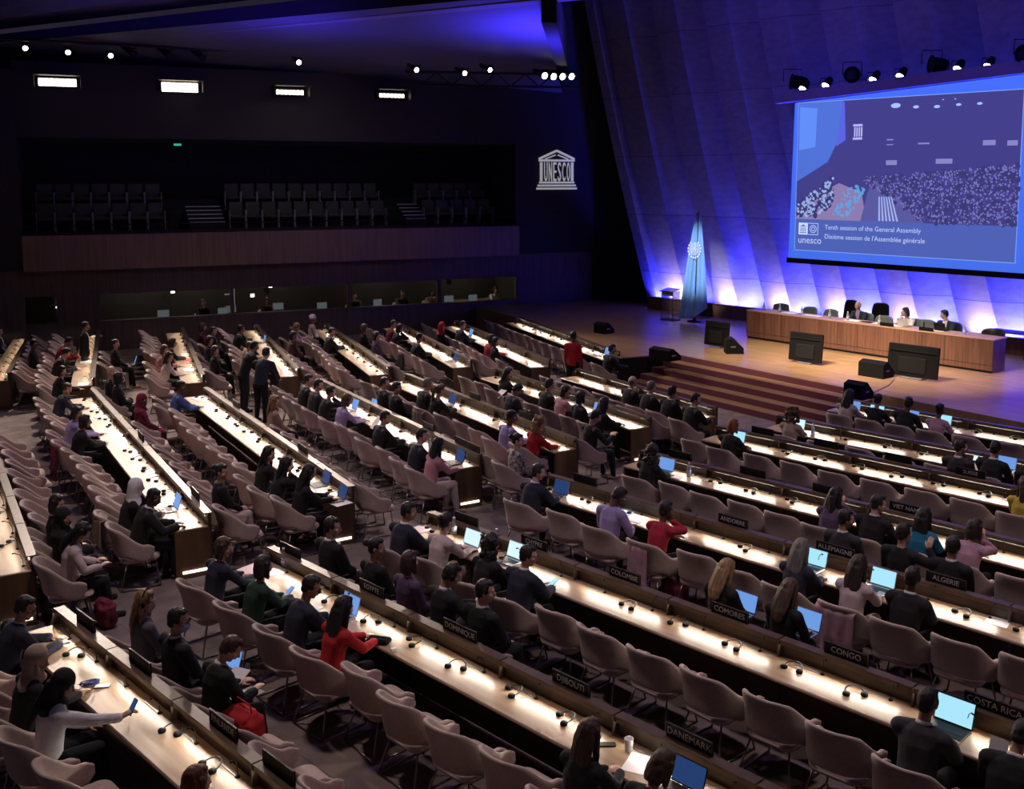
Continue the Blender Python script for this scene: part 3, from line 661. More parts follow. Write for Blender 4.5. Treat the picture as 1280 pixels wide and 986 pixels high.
# the booths behind the glass
mb = MB(); wall_box(mb, -2.1, 15.8, 2.6, 2.75, 0, 2.8); wall_box(mb, -2.1, 15.8, .35, 2.7, 2.65, 2.78); wall_box(mb, -2.1, -2.0, .3, 2.7, 0, 2.8); wall_box(mb, 15.7, 15.8, .3, 2.7, 0, 2.8)
struct(mb.build('wall_booth', mat('booth lining', (.032, .027, .025), .9)))
bpanes = [(-1.9, -.95), (.35, 4.6), (4.72, 8.8), (8.92, 12.3), (12.42, 15.6)]
for i, (a, b) in enumerate(bpanes):
    mb = MB(); wall_box(mb, a, b, .13, .15, 1.0, 1.92); o = struct(mb.build('window_%d' % (i + 1), M_glass))
mb = MB(); wall_box(mb, -1.9, 15.6, .42, 1.05, .74, .8); tag(mb.build('booth_counter', M_wall), 'long dark counter inside the interpreters booths behind the glass', 'counter')
# far corner and the wings of the stage
# stage
SA, SB = at(842, 442, .8), at(1060, 485, .8); SD = (SB - SA).normalized(); SN = Vector((-SD.y, SD.x, 0)); SN = SN if SN.y > 0 else -SN
def stage_pt(t, d=0, z=0): p = SA + SD * t + SN * d; return Vector((p.x, p.y, z))
P1 = at(776, 447, .8); P2 = at(648, 397, .8)
e1 = stage_pt(13); far = [(22, 20), (24, 46), (-6, 46)]
pts = [(P2.x, P2.y), (P1.x, P1.y), (SA.x, SA.y), (e1.x, e1.y)] + far
mb = MB(); mb.prism(pts, 0, .8); struct(mb.build('trim_stage', M_stage))
mb = MB()
for a, b in ((P2, P1), (P1, SA)):
    v = (b - a).normalized(); n = Vector((v.y, -v.x, 0)); c = (a + b) / 2
    mb.box((c.x + n.x * .03, c.y + n.y * .03, .39), ((b - a).length, .05, .78), math.atan2(v.y, v.x))
struct(mb.build('trim_stage_front', M_dark))
# five carpeted steps
st = empty('stage_steps', stage_pt(2.6, -.9, 0), 0, 'five wide wooden stage steps with dark red carpeted risers', 'steps')
mt = MB(); mr = MB(); SL = (SB - SA).length + .9
for k in range(5):
    z = .8 - .16 * (k + 1); dep = .36
    c = stage_pt(SL / 2 - .2, -dep * (k + .5), z / 2); L = SL + .12 * k
    if z > .01: mt.box(c - st.location, (L, dep, max(z, .02)), math.atan2(SD.y, SD.x))
    c2 = stage_pt(SL / 2 - .2, -dep * k - .008, z + .075); mr.box(c2 - st.location, (L, .016, .15), math.atan2(SD.y, SD.x))
mt.build('treads', M_stage, st); mr.build('risers', M_riser, st)
# folded concrete wall behind the stage
QD = Vector((.67, -.743, 0)).normalized(); QN = Vector((-.743, -.67, 0)).normalized(); Q0 = Vector((5.75, 38.9, 0))
def qpt(t, d=0, z=0): p = Q0 + QD * t + QN * d; return Vector((p.x, p.y, z))
def q_at(px, d=0):
    r = (px - CX) / F; b = Q0 + QN * d
    return (r * b.y - b.x) / (QD.x - r * QD.y)
starts = [q_at(p) for p in (824, 847, 912, 977, 1048, 1130, 1225, 1335, 1460, 1600)]
mb = MB(); plan = []
for a, b in zip(starts, starts[1:]):
    L = b - a; plan += [(a, .38), (a + L * .42, .38), (a + L * .88, -.32)]
plan.append((starts[-1], .38))
lv = [0, .12, .3, .5, .75, 1.0]; n = len(plan); vs = []
for h in lv:
    z = .8 + 12.2 * h
    for (t, d) in plan:
        k = 1.25 * h - .25 * h * h
        vs.append(qpt(t - 2.6 * k, (d * (1 - .25 * h)) + 1.3 * h, z))
fs = [(j * n + i, j * n + i + 1, (j + 1) * n + i + 1, (j + 1) * n + i) for j in range(len(lv) - 1) for i in range(n - 1)]
mb._add(vs, fs); o = mb.build('wall_stage', M_conc, fix=False); struct(o)
md = o.modifiers.new('thickness', 'SOLIDIFY'); md.thickness = .25; md.offset = 0
mb = MB(); c = qpt(9, .95, 1.03); mb.box(c, (22, .08, .46), math.atan2(QD.y, QD.x)); c = qpt(9, .95, 1.27); mb.box(c, (22, .16, .03), math.atan2(QD.y, QD.x))
o = mb.build('low_screen_wall', M_headwood); tag(o, 'long low brown wooden wall behind the head table chairs', 'low wall')
mb = MB(); a, b = wall_pt(18.9), qpt(q_at(870), -1.6)
mb.prism([(a.x, a.y), (b.x, b.y), (b.x + .5, b.y + .4), (a.x + .5, a.y + .4)], 0, 13); struct(mb.build('wall_wing', M_dark))
# ceiling: blue-washed soffit, beams, nearer facets
Ba, Bb = Vector((-26.3, 40.7, 9.9)), Vector((9, 20.3, 9.9)); BD = (Bb - Ba).normalized(); BNn = Vector((BD.y, -BD.x, 0))
mb = MB(); w0, w1 = wall_pt(-12, .1, 9.12), wall_pt(17.6, .1, 9.12)
mb.poly([w0, w1, w1 + Vector((-.7, -17.4, .88)), Vector((-26.3, 38, 10.0))]); o = mb.build('ceiling', M_ceil, fix=False); struct(o)
mb = MB()
mb.box(((Ba + Bb) / 2 + BNn * .25 + Vector((0, 0, .35))), ((Bb - Ba).length, .5, .62), math.atan2(BD.y, BD.x)); struct(mb.build('trim_beam', mat('grey beam board', (.16, .14, .17), .8)))
mb = MB(); c = (Ba + Bb) / 2 + BNn * 1.6 + Vector((0, 0, .85)); mb.box(c, ((Bb - Ba).length, 2.2, .08), math.atan2(BD.y, BD.x)); struct(mb.build('trim_duct', M_beam))
mb = MB(); a, b = Ba + BNn * 2.7, Bb + BNn * 2.7
mb.poly([a + Vector((0, 0, .55)), b + Vector((0, 0, .75)), b + BNn * 1.0 + Vector((0, 0, 1.5)), a + BNn * 1.0 + Vector((0, 0, 1.1))]); struct(mb.build('trim_fascia', M_ceil))
mb = MB(); mb.poly([a + BNn * 1 + Vector((0, 0, 1.1)), b + BNn * 1 + Vector((0, 0, 1.5)), b + BNn * 22 + Vector((0, 0, 1.8)), a + BNn * 22 + Vector((0, 0, 1.6))]); struct(mb.build('ceiling_front', M_ceil))
mb = MB(); w1 = wall_pt(17.6, 0, 0)
mb.prism([(w1.x, w1.y), (w1.x + .35, w1.y - .1), (w1.x - .35, w1.y - 17.3), (w1.x - .7, w1.y - 17.4)], 9.35, 10.4); struct(mb.build('trim_edge', M_dark))
mb = MB(); mb.prism([(w1.x + .4, w1.y + 2), (30, 40), (30, 4), (w1.x + .1, w1.y - 20)], 13, 13.2); struct(mb.build('ceiling_stage', M_beam))
# ---------------------------------------------------------------- chairs
def sstep(a, b, x): x = max(0, min(1, (x - a) / (b - a))); return x * x * (3 - 2 * x)
def chair_shell():
    mb = MB(); N, Mv = 29, 6; vs = []
    for i in range(N):
        s = -1 + 2 * i / (N - 1); a = abs(s); sg = 1 if s >= 0 else -1
        if a <= .62:
            q = a / .62 * PI / 2; x = .305 * math.sin(q) ** .72 if q > 0 else 0; y = -.29 * max(0, math.cos(q)) ** .75
        else: x = .305 + .008 * (a - .62) / .38; y = .17 * (a - .62) / .38
        k = sstep(.40, .64, a); top = .93 * (1 - k) + .655 * k - .05 * sstep(.8, 1, a) - .03 * sstep(.2, .42, a) * (1 - k); bot = .475 * (1 - k) + .40 * k + .12 * sstep(.75, 1.0, a)
        for j in range(Mv):
            v = j / (Mv - 1); z = bot + (top - bot) * v
            lean = .10 * (1 - k) * (z - .45) / .38 - .03 * (1 - k) * math.sin(PI * v)
            flare = 1 + .03 * v * k
            vs.append((sg * x * flare * (1 - .10 * (1 - k) * v * v), y - lean, z))
    fs = [(i * Mv + j, (i + 1) * Mv + j, (i + 1) * Mv + j + 1, i * Mv + j + 1) for i in range(N - 1) for j in range(Mv - 1)]
    mb._add(vs, fs)
    return with_mods(mb.mesh('shell', [M_fabric], True), ('SOLIDIFY', dict(thickness=.05, offset=0)), ('SUBSURF', dict(levels=1, render_levels=1)))
def chair_seat():
    mb = MB(); mb.rbox((0, .0, .43), (.55, .54, .10), .12, n=4)
    return with_mods(mb.mesh('seat', [M_fabric], True), ('BEVEL', dict(width=.02, segments=2)))
CH_SHELL, CH_SEAT = chair_shell(), chair_seat()
CH_LEG = []
for sx, sy in ((1, -1), (-1, -1), (1, 1), (-1, 1)):
    m = MB(); m.tube([(sx * .21, sy * .19, .39), (sx * .25, sy * .23 - .02, .2), (sx * .285, sy * .27 - .03, .012)], .011, 6); CH_LEG.append(m.mesh('leg', [M_steel], True))
CH_RAIL = []
for sx in (1, -1):
    m = MB(); m.tube([(sx * .285, -.30, .012), (sx * .285, .24, .012)], .010, 6); CH_RAIL.append(m.mesh('floor_rail', [M_steel], True))
m = MB(); m.tube([(-.285, -.30, .012), (.285, -.30, .012)], .009, 6); CH_RAIL.append(m.mesh('floor_rail', [M_steel], True))
CHAIR0 = empty('armchair', (0, 0, -50))
place('shell', CH_SHELL, (), CHAIR0); place('seat', CH_SEAT, (), CHAIR0)
for l in CH_LEG: place('leg', l, (), CHAIR0)
for l in CH_RAIL: place('floor_rail', l, (), CHAIR0)
def joined(o, name):
    bm = bmesh.new(); mats = []; 
    for ch in o.children:
        me = ch.data.copy(); k0 = len(mats)
        for m_ in ch.data.materials:
            if m_ not in mats: mats.append(m_)
        idx = [mats.index(m_) for m_ in ch.data.materials]
        for p in me.polygons: p.material_index = idx[p.material_index]
        me.transform(ch.matrix_local); bm.from_mesh(me); bpy.data.meshes.remove(me)
    me = bpy.data.meshes.new(name); bm.to_mesh(me); bm.free()
    for m_ in mats: me.materials.append(m_)
    return me
CHAIR_FAR = joined(CHAIR0, 'armchair')
def chair(p, ang, label, group, far=False):
    """ang = the way the sitter faces (world angle)"""
    if far: o = place('armchair', CHAIR_FAR)
    else: o = copy_tree(CHAIR0)
    o.location = (p.x, p.y, 0); o.rotation_euler = (0, 0, ang - PI / 2)
    return tag(o, uniq(label), 'chair', group)
# ---------------------------------------------------------------- desks
class Row:
    def __init__(s, key, ang, d, t0, n, U, name):
        s.key, s.ang, s.d, s.t0, s.n, s.U, s.name = key, R(ang), d, t0, n, U, name
        s.N = Vector((math.cos(s.ang), math.sin(s.ang), 0)); s.T = Vector((s.N.y, -s.N.x, 0)); s.t1 = t0 + n * U
        s.Dc = []; s.Ac = []
    def pt(s, t, dn=0, z=0): p = s.N * (s.d + dn) + s.T * t; return Vector((p.x, p.y, z))
    def td(s, p): return p.dot(s.T), p.dot(s.N) - s.d
ROWL = [
 Row('C1', 45, 4.05, -12.05, 5, 1.5, 'corner row'), Row('C2', 45, 6.78, -12.1, 7, 1.54, 'DOMINIQUE row'), Row('C3', 45, 9.2, -11.75, 7, 1.5, 'CONGO row'),
 Row('C4', 45, 11.8, -11.85, 7, 1.5, 'ALGERIE row'), Row('C5', 45, 14.06, -11.8, 6, 1.49, 'VIET NAM row'), Row('C6', 45, 16.55, -11.95, 6, 1.47, 'third row from stage'),
 Row('C7', 45, 18.2, -11.6, 5, 1.47, 'second row from stage'), Row('C8', 45, 20.55, -11.55, 5, 1.47, 'front row'),
 Row('B0', 32, 1.15, -20.6, 4, 1.5, 'left edge row'), Row('B1', 32, 3.53, -25.8, 7, 1.52, 'white-lit middle row'), Row('B2', 32, 5.8, -24.6, 6, 1.55, 'standing men row'),
 Row('B3', 32, 8.42, -24.2, 5, 1.66, 'pink blouse row'), Row('B4', 32, 10.5, -23.7, 5, 1.55, 'red dress row'), Row('B5', 32, 12.75, -23.1, 4, 1.62, 'blue laptop row'), Row('B6', 32, 14.5, -22.0, 4, 1.35, 'short row below steps'),
 Row('A0', 22.5, -2.8, -36.5, 5, 1.5, 'leftmost far row'), Row('A1', 22.5, -.82, -36.2, 6, 1.45, 'second far row'), Row('A2', 22.5, 1.71, -36.0, 6, 1.52, 'third far row'),
 Row('A3', 22.5, 4.03, -35.6, 6, 1.46, 'fourth far row'), Row('A4', 22.5, 6.25, -35.0, 6, 1.47, 'fifth far row'), Row('A5', 22.5, 8.55, -34.4, 5, 1.6, 'sixth far row'),
 Row('A6', 22.5, 10.5, -34.0, 5, 1.68, 'seventh far row'), Row('A7', 22.5, 12.8, -34.0, 5, 1.6, 'stage-side far row'),
]
ROWS = {r.key: r for r in ROWL}
SHORT = {r.key: 'the ' + r.name for r in ROWL}
MIC = MB(); MIC.lathe([(0, 0), (.022, 0), (.022, .012), (.006, .02), (0, .02)], n=10); MIC.tube([(0, 0, .015), (0, .0, .08), (.03, -.03, .17), (.08, -.09, .22)], .004, 6); MIC.tube([(.08, -.09, .22), (.11, -.125, .232)], [.008, .009], 8)
ME_MIC = MIC.mesh('microphone', [M_black], True)
m = MB(); m.rbox((0, 0, .003), (.30, .055, .006), .01); ME_PLATE = m.mesh('control_plate', [mat('brushed control plate', (.42, .41, .38), .35, .6)])
DESK_LABEL = {'C1': 'long wooden conference desk in the bottom left corner with white headscarf sitters', 'C2': 'long wooden conference desk carrying the DOMINIQUE and DJIBOUTI nameplates', 'C3': 'long wooden conference desk carrying the COLOMBIE and CONGO nameplates', 'C4': 'long wooden conference desk carrying the ANDORRE and ALGERIE nameplates', 'C5': 'long wooden conference desk carrying the VIET NAM nameplate',
 'C6': 'wooden conference desk, third from the stage, in the right block', 'C7': 'wooden conference desk, second from the stage, in the right block', 'C8': 'wooden conference desk nearest the stage, with four open laptops in a row',
 'B0': 'white-lit desk end cut by the left edge of the photo', 'B1': 'white-lit conference desk ending beside the man in suit with the blue tablet', 'B2': 'white-lit conference desk with three long-haired people in black at its end', 'B3': 'conference desk ending beside the person in pink blouse', 'B4': 'conference desk ending beside the person in red with curly hair', 'B5': 'conference desk with the bright blue laptop, ending below the stage steps', 'B6': 'short conference desk just below the left end of the stage steps',
 'A0': 'far desk cut by the left edge, nearest the left end of the booths', 'A1': 'far desk running to the booths, second from the left edge', 'A2': 'far desk running to the booths with red and white papers', 'A3': 'far desk behind the two standing men, running to the booths', 'A4': 'far desk with a row of headsets and no sitter at its near end', 'A5': 'far desk with the dark coat on a chair beside its end', 'A6': 'far desk one row before the desk along the stage', 'A7': 'far desk against the stage edge beside the standing person in red'}
for r in ROWL:
    root = empty('conference_desk', r.pt(r.t0), r.ang - PI / 2, uniq(DESK_LABEL[r.key]), 'desk', 'rows of conference desks')
    L = r.n * r.U
    m = MB(); m.rbox((L / 2, -.245, .722), (L, .51, .036), .02); m.build('worktop', M_top, root)
    fp, cp_, lp = MB(), MB(), MB(); u = r.U
    fp.box((u / 2, .03, .485), (u - .012, .05, .87)); fp.box((u / 2, .012, .80), (u - .05, .012, .10)); me_f = fp.mesh('front_panel', [M_woodx])
    cp_.box((u / 2, .012, .925), (u - .02, .115, .016)); cp_.box((u / 2, -.042, .9045), (u - .02, .008, .051)); me_c = cp_.mesh('panel_cap', [M_cap])  # the drop lip is added to hide the strip and cut its light
    a = .15; lp.mi = 0; lp._add([(a, -.002, .912), (u - a, -.002, .912), (u - a, -.002, .874), (a, -.002, .874)], [(0, 1, 2, 3)])
    lp.mi = 1; lp.box((u / 2, .001, .893), (u - 2 * a, .004, .042)); lp.box((u / 2, -.008, .865), (u - .06, .022, .006))  # the lower lip is added to keep light off the panel foot
    me_l = lp.mesh('light_strip', [M_strip, M_black], fix=False)
    for k in range(r.n):
        place('front_panel', me_f, (), root, (k * u, 0, 0)); place('panel_cap', me_c, (), root, (k * u, 0, 0)); place('light_strip', me_l, (), root, (k * u, 0, 0))
        for q in (.25, .75):
            x = (k + q) * u
            place('microphone', ME_MIC, (), root, (x + .17, -.075, .74), random.uniform(-.3, .3)); place('control_plate', ME_PLATE, (), root, (x, -.06, .74))
        m = MB(); m.box((0, -.02, .83), (.016, .075, .18)); 
        place('divider_post', m.mesh('divider_post', [M_cap]), (), root, (k * u, 0, 0))
    for x in (.02, L - .02):
        m = MB(); m.box((x, -.22, .385), (.04, .50, .67)); m.box((x, -.22, .022), (.05, .52, .045)); m.build('end_panel', M_wood, root)
    if r.key[0] == 'B' or r.key == 'A4':
        m = MB(); m.box((L + .012, -.2, .10), (.02, .36, .035)); m.build('aisle_light', mat('aisle light', (1, .95, .85), emit=2.2, ecol=(1, .93, .82)), root)
# ---------------------------------------------------------------- nameplates
PLATES = [('C2', 565, 793, 'DOMINIQUE'), ('C2', 709, 857, 'DJIBOUTI'), ('C2', 868, 921, 'DANEMARK'), ('C2', 464, 737, 'EGYPTE'), ('C2', 371, 686, ''),
 ('C3', 783, 719, 'COLOMBIE'), ('C3', 664, 681, 'CHYPRE'), ('C3', 913, 766, 'COMORES'), ('C3', 1063, 815, 'CONGO'), ('C3', 1250, 878, 'COSTA RICA'), ('C3', 578, 651, ''),
 ('C4', 919, 651, 'ANDORRE'), ('C4', 1052, 684, 'ALLEMAGNE'), ('C4', 1190, 722, 'ALGERIE'), ('C4', 729, 601, ''), ('C5', 1130, 637, 'VIET NAM'), ('C5', 842, 572, ''), ('C5', 932, 594, ''), ('C5', 1026, 616, ''),
 ('C6', 948, 541, ''), ('C6', 1028, 557, ''), ('C6', 1117, 576, ''), ('C6', 1213, 592, 'SUISSE'), ('C1', 111, 775, ''), ('C1', 181, 826, ''), ('C1', 280, 907, 'FINLANDE'), ('C1', 326, 970, ''),
 ('B1', 240, 618, ''), ('B1', 178, 545, ''), ('B2', 379, 561, ''), ('B2', 300, 505, ''), ('B3', 429, 587, ''), ('B3', 524, 535, ''), ('B3', 575, 553, ''), ('B4', 560, 500, ''), ('B4', 620, 525, '')]
PLATE_AT = {'C1': ['on the corner desk beside the blonde person with headphones', 'on the corner desk behind the suited person wearing a mask', '', 'nearest the bottom edge of the photo'],
 'C2': 'at the start of the DOMINIQUE desk'}
ME_NP = {}
nb = {}
for key, px, py, txt in PLATES:
    r = ROWS[key]; t, dn = r.td(at(px, py, .985)); t = max(r.t0 + .25, min(r.t1 - .3, t))
    o = empty('nameplate', r.pt(t, .035, .933), r.ang - PI / 2)
    w = .50 if len(txt) < 9 else .56
    m = MB(); m.rbox((0, 0, .065), (w, .018, .13), .004); m.build('plate', M_black, o)
    m = MB(); m.box((0, -.0085, .1275), (w - .01, .002, .003)); m.box((w / 2 - .006, -.0085, .065), (.003, .002, .12)); m.build('edge_line', M_grey, o)
    if txt:
        me = text_mesh(txt, .088, M_white, .0008)
        place('lettering', me, (), o, M=Matrix.Translation((0, -.0105, .063)) @ Matrix.Rotation(PI / 2, 4, 'X'))
        lab = 'black nameplate reading %s on a desk panel' % txt
    else:
        nb[key] = nb.get(key, 0) + 1; lab = '%s black nameplate without legible text, counted from the left on %s' % (ORD[nb[key] - 1], SHORT.get(key, 'the ' + r.name))
    tag(o, uniq(lab), 'nameplate', 'black delegation nameplates')
# ---------------------------------------------------------------- screen
def qrot(): return math.atan2(QD.y, QD.x)
SCD = 1.9   # the screen hangs this far before the low wall line
def spt(px, z): t = q_at(px, SCD); return qpt(t, SCD, z)
scr = empty('projection_screen', qpt(q_at(1130, SCD), SCD, 3.1), 0, 'large blue projection screen above the head table showing the hall', 'screen')
def zq(px, py):   # height on the screen plane seen at this pixel
    p = spt(px, 0); return CAMZ + (HY - py) * p.y / F
M_scr = mat('lit screen cloth', (.05, .12, .5), .7, emit=1.0, ecol=(.055, .15, .80))
mb = MB(); L0 = scr.location
A, B_, C_, D_ = spt(986, zq(986, 322)), spt(1300, zq(986, 322)), spt(1300, zq(1278, 94)), spt(989, zq(989, 131))
bk = QN * -.02
mb._add([A - L0, B_ - L0, C_ - L0, D_ - L0, A + bk - L0, B_ + bk - L0, C_ + bk - L0, D_ + bk - L0], [(0, 1, 2, 3), (7, 6, 5, 4), (0, 4, 5, 1), (1, 5, 6, 2), (2, 6, 7, 3), (3, 7, 4, 0)])
mb.build('screen_cloth', M_scr, scr)
mb = MB(); a, b = spt(985, zq(986, 322) - .06), spt(1300, zq(986, 322) - .06); mb.box((a + b) / 2 - L0, ((b - a).length, .10, .16), qrot()); mb.build('bottom_bar', M_black, scr)
mb = MB(); a, b = spt(966, zq(989, 131) + .18), spt(1300, zq(1278, 94) + .20); d = (b - a); mb.box((a + b) / 2 - L0 - QN * .05, (d.length, .30, .32), M=d.to_track_quat('X', 'Z').to_matrix().to_4x4()); mb.build('roller_case', mat('roller case', (.16, .14, .18), .5), scr)
# the picture on the screen
u0, u1, v0, v1 = q_at(993.5, SCD), q_at(1271, SCD), 3.47, 8.17
def sp(u, v, d=.012): return qpt(u0 + (u1 - u0) * u, SCD + d, v0 + (v1 - v0) * v) - L0
def em(name, c, s=1.0): return mat(name, tuple(x * .1 for x in c), .8, emit=s, ecol=c)
pic = None
def spoly(name, uv, m, d=.012, parent=None):
    mb = MB(); mb.poly([sp(u, v, d) for u, v in uv]); return mb.build(name, m, parent or scr, fix=False)
E_bord, E_pic = em('screen border light', (.30, .48, .95), .8), em('screen picture dusk', (.055, .05, .24), 1.0)
mb = MB()
for uv in ([(0, 0), (1, 0), (1, .004), (0, .004)], [(0, .996), (1, .996), (1, 1), (0, 1)], [(0, 0), (.0025, 0), (.0025, 1), (0, 1)], [(.9975, 0), (1, 0), (1, 1), (.9975, 1)]): mb.poly([sp(u, v, .014) for u, v in uv])
mb.build('picture_border', E_bord, scr, fix=False)
spoly('caption_band', [(.003, .004), (.997, .004), (.997, .215), (.003, .215)], em('caption band light', (.075, .12, .46), 1.0))
pic = spoly('hall_picture', [(.003, .215), (.997, .215), (.997, .996), (.003, .996)], E_pic)
spoly('pictured_side_wall', [(.004, .47), (.16, .60), (.205, .73), (.23, .995), (.004, .995)], em('picture side wall', (.08, .17, .66)), .014, pic)
spoly('pictured_side_screen', [(.01, .68), (.095, .70), (.10, .955), (.01, .97)], em('picture small screen', (.12, .27, .90)), .016, pic)
spoly('pictured_side_floor', [(.004, .215), (.36, .215), (.33, .40), (.22, .46), (.004, .30)], em('picture side floor', (.26, .20, .42)), .014, pic)
spoly('pictured_floor', [(.33, .215), (.62, .215), (.47, .42), (.38, .48), (.36, .40)], em('picture floor', (.10, .10, .34)), .0145, pic)
spoly('pictured_curtain', [(.20, .70), (.245, .74), (.235, .985), (.225, .985)], em('picture curtain', (.10, .13, .75)), .016, pic)
rnd = random.Random(4)
def dots(name, n, fn, m, s0, s1, d):
    mb = MB()
    for _ in range(n):
        u, v = fn(); w = rnd.uniform(s0, s1); h = w * 1.5; a = rnd.uniform(0, PI)
        mb.poly([sp(u + w * math.cos(a + k * PI / 3) * (.8 if k % 2 else 1), v + h * math.sin(a + k * PI / 3), d) for k in range(6)])
    o = mb.build(name, m, pic, fix=False); o['kind'] = 'stuff'; return o
def crowd():
    while 1:
        u, v = rnd.uniform(.34, .995), rnd.uniform(.218, .60)
        lo = .218 + max(0, (.62 - u)) * .9; hi = .50 + .11 * (u - .34)
        if lo < v < hi: return u, v
def crowd2():
    while 1:
        u, v = rnd.uniform(.01, .19), rnd.uniform(.23, .50)
        if v < .30 + u * 1.1 and v > .12 + u * 1.1: return u, v
def crowd3():
    v = rnd.uniform(.24, .44); return .19 + .35 * (v - .24) + rnd.uniform(0, .09), v
dots('pictured_crowd_shade', 420, crowd, em('picture crowd dark', (.045, .04, .17)), .007, .013, .017)
dots('pictured_crowd', 900, crowd, em('picture crowd light', (.17, .17, .50)), .0020, .0052, .019)
dots('pictured_crowd_shade', 90, crowd2, em('picture crowd dark', (.045, .04, .17)), .008, .015, .017)
dots('pictured_crowd', 130, crowd2, em('picture crowd pale', (.30, .42, .74)), .003, .008, .019)
dots('pictured_crowd', 60, crowd3, em('picture crowd blue', (.12, .34, .70)), .004, .010, .019)
mb = MB()
for k in range(6): mb.poly([sp(.415 + k * .0165, .22, .018), sp(.424 + k * .0165, .22, .018), sp(.418 + k * .011, .375, .018), sp(.412 + k * .011, .375, .018)])
mb.build('pictured_steps', em('picture steps', (.34, .42, .85)), pic, fix=False)
mb = MB()
for u, v, s in ((.475, .945, .022), (.565, .93, .013), (.655, .925, .013), (.745, .93, .011), (.83, .93, .011), (.68, .965, .004), (.73, .965, .004)): mb.poly([sp(u + s * math.cos(k * PI / 6), v + s * .7 * math.sin(k * PI / 6), .018) for k in range(12)])
mb.build('pictured_lamps', em('picture lamps', (.30, .42, 1.0), 1.3), pic, fix=False)
mb = MB()
for k in range(4): mb.poly([sp(.285 + k * .011, .76, .018), sp(.292 + k * .011, .76, .018), sp(.292 + k * .011, .82, .018), sp(.285 + k * .011, .82, .018)])
mb.poly([sp(.28, .825, .018), sp(.325, .825, .018), sp(.325, .84, .018), sp(.28, .84, .018)]); mb.poly([sp(.28, .74, .018), sp(.325, .74, .018), sp(.325, .755, .018), sp(.28, .755, .018)])
mb.build('pictured_emblem', em('picture emblem', (.45, .45, .9)), pic, fix=False)
mb = MB()
for u, v, w, h in ((.44, .73, .03, .008), (.44, .70, .03, .006), (.58, .70, .05, .01), (.85, .685, .05, .03), (.945, .68, .04, .03), (.66, .58, .07, .03), (.44, .575, .05, .03)): mb.poly([sp(u, v, .018), sp(u + w, v, .018), sp(u + w, v + h, .018), sp(u, v + h, .018)])
mb.build('pictured_balcony_lights', em('picture balcony', (.24, .24, .55)), pic, fix=False)
E_txt = em('caption lettering', (.52, .60, .95), 1.0)
SM = Matrix.Rotation(qrot(), 4, 'Z') @ Matrix.Rotation(PI / 2, 4, 'X')
def stext(s, u, v, size, par=None): place('caption_lettering', text_mesh(s, size, E_txt, 0, 'LEFT'), (), scr, M=Matrix.Translation(sp(u, v, .016)) @ SM)
stext('Tenth session of the General Assembly', .155, .165, .205); stext('Dixième session de l\'Assemblée générale', .155, .103, .205); stext('unesco', .018, .072, .31)
mb = MB()
for x in (0,):
    mb.poly([sp(.02, .11, .015), sp(.068, .11, .015), sp(.068, .19, .015), sp(.02, .19, .015)])
mb.build('caption_logo', em('caption logo white', (.62, .70, .98)), scr, fix=False)
mb = MB()
for uv in ([(.07, .11), (.122, .11), (.122, .114), (.07, .114)], [(.07, .186), (.122, .186), (.122, .19), (.07, .19)], [(.119, .11), (.122, .11), (.122, .19), (.119, .19)]): mb.poly([sp(u, v, .015) for u, v in uv])
for k in range(24):
    a0, a1 = 2 * PI * k / 24, 2 * PI * (k + 1) / 24
    for rr in (.018, .010): mb.poly([sp(.096 + rr * math.cos(a0), .15 + rr * 1.5 * math.sin(a0), .015), sp(.096 + rr * math.cos(a1), .15 + rr * 1.5 * math.sin(a1), .015), sp(.096 + (rr - .003) * math.cos(a1), .15 + (rr - .003) * 1.5 * math.sin(a1), .015), sp(.096 + (rr - .003) * math.cos(a0), .15 + (rr - .003) * 1.5 * math.sin(a0), .015)])
mb.build('caption_emblem', E_txt, scr, fix=False)
mb = MB()
for k in range(4): mb.poly([sp(.030 + k * .008, .13, .018), sp(.034 + k * .008, .13, .018), sp(.034 + k * .008, .16, .018), sp(.030 + k * .008, .16, .018)])
mb.poly([sp(.027, .165, .018), sp(.061, .165, .018), sp(.044, .18, .018)]); mb.poly([sp(.026, .12, .018), sp(.062, .12, .018), sp(.062, .126, .018), sp(.026, .126, .018)])
mb.build('caption_temple', em('caption temple', (.1, .16, .5)), scr, fix=False)
# ---------------------------------------------------------------- lamps over the screen
M_lens = mat('lit lens', (1, .97, .9), emit=14, ecol=(1, .96, .88))
def lens_lamp(name, p, aim, r, ln, label, cat, group, lit=True, yoke=True):
    o = empty(name, p, 0, uniq(label), cat, group); d = (Vector(aim) - Vector(p)).normalized()
    q = d.to_track_quat('Z', 'Y').to_matrix().to_4x4()
    mb = MB(); mb.lathe([(0, -ln), (r * .7, -ln), (r * .85, -ln * .7), (r * .9, -.02), (r, 0), (r * 1.08, .03), (r * .95, .03), (r * .9, -.01), (0, -.01)], n=14)
    me = mb.mesh('housing', [M_black], True); me.transform(q); place('housing', me, (), o)
    mb = MB(); mb.lathe([(0, .012), (r * .5, .01), (r * .86, 0), (r * .86, -.005), (0, -.005)], n=14); me = mb.mesh('lens', [M_lens if lit else M_black], True); me.transform(q); place('lens', me, (), o)
    if yoke:
        mb = MB(); mb.tube([(-r * 1.2, 0, 0), (-r * 1.2, 0, r * 1.6), (r * 1.2, 0, r * 1.6), (r * 1.2, 0, 0)], .015, 6); mb.build('yoke', M_black, o)
    return o
k = 0
for px, py in ((998, 113), (1026, 109), (1084, 102), (1117, 98), (1187, 89), (1224, 86)):
    p = spt(px, zq(px, py + 1)); lens_lamp('spotlight', p, p + QN * 1.0 + Vector((0, 0, -.9)), .14, .34, '%s small lit white spotlight from the left above the screen' % ORD[k], 'spotlight', 'white spotlights over the screen'); k += 1
k = 0
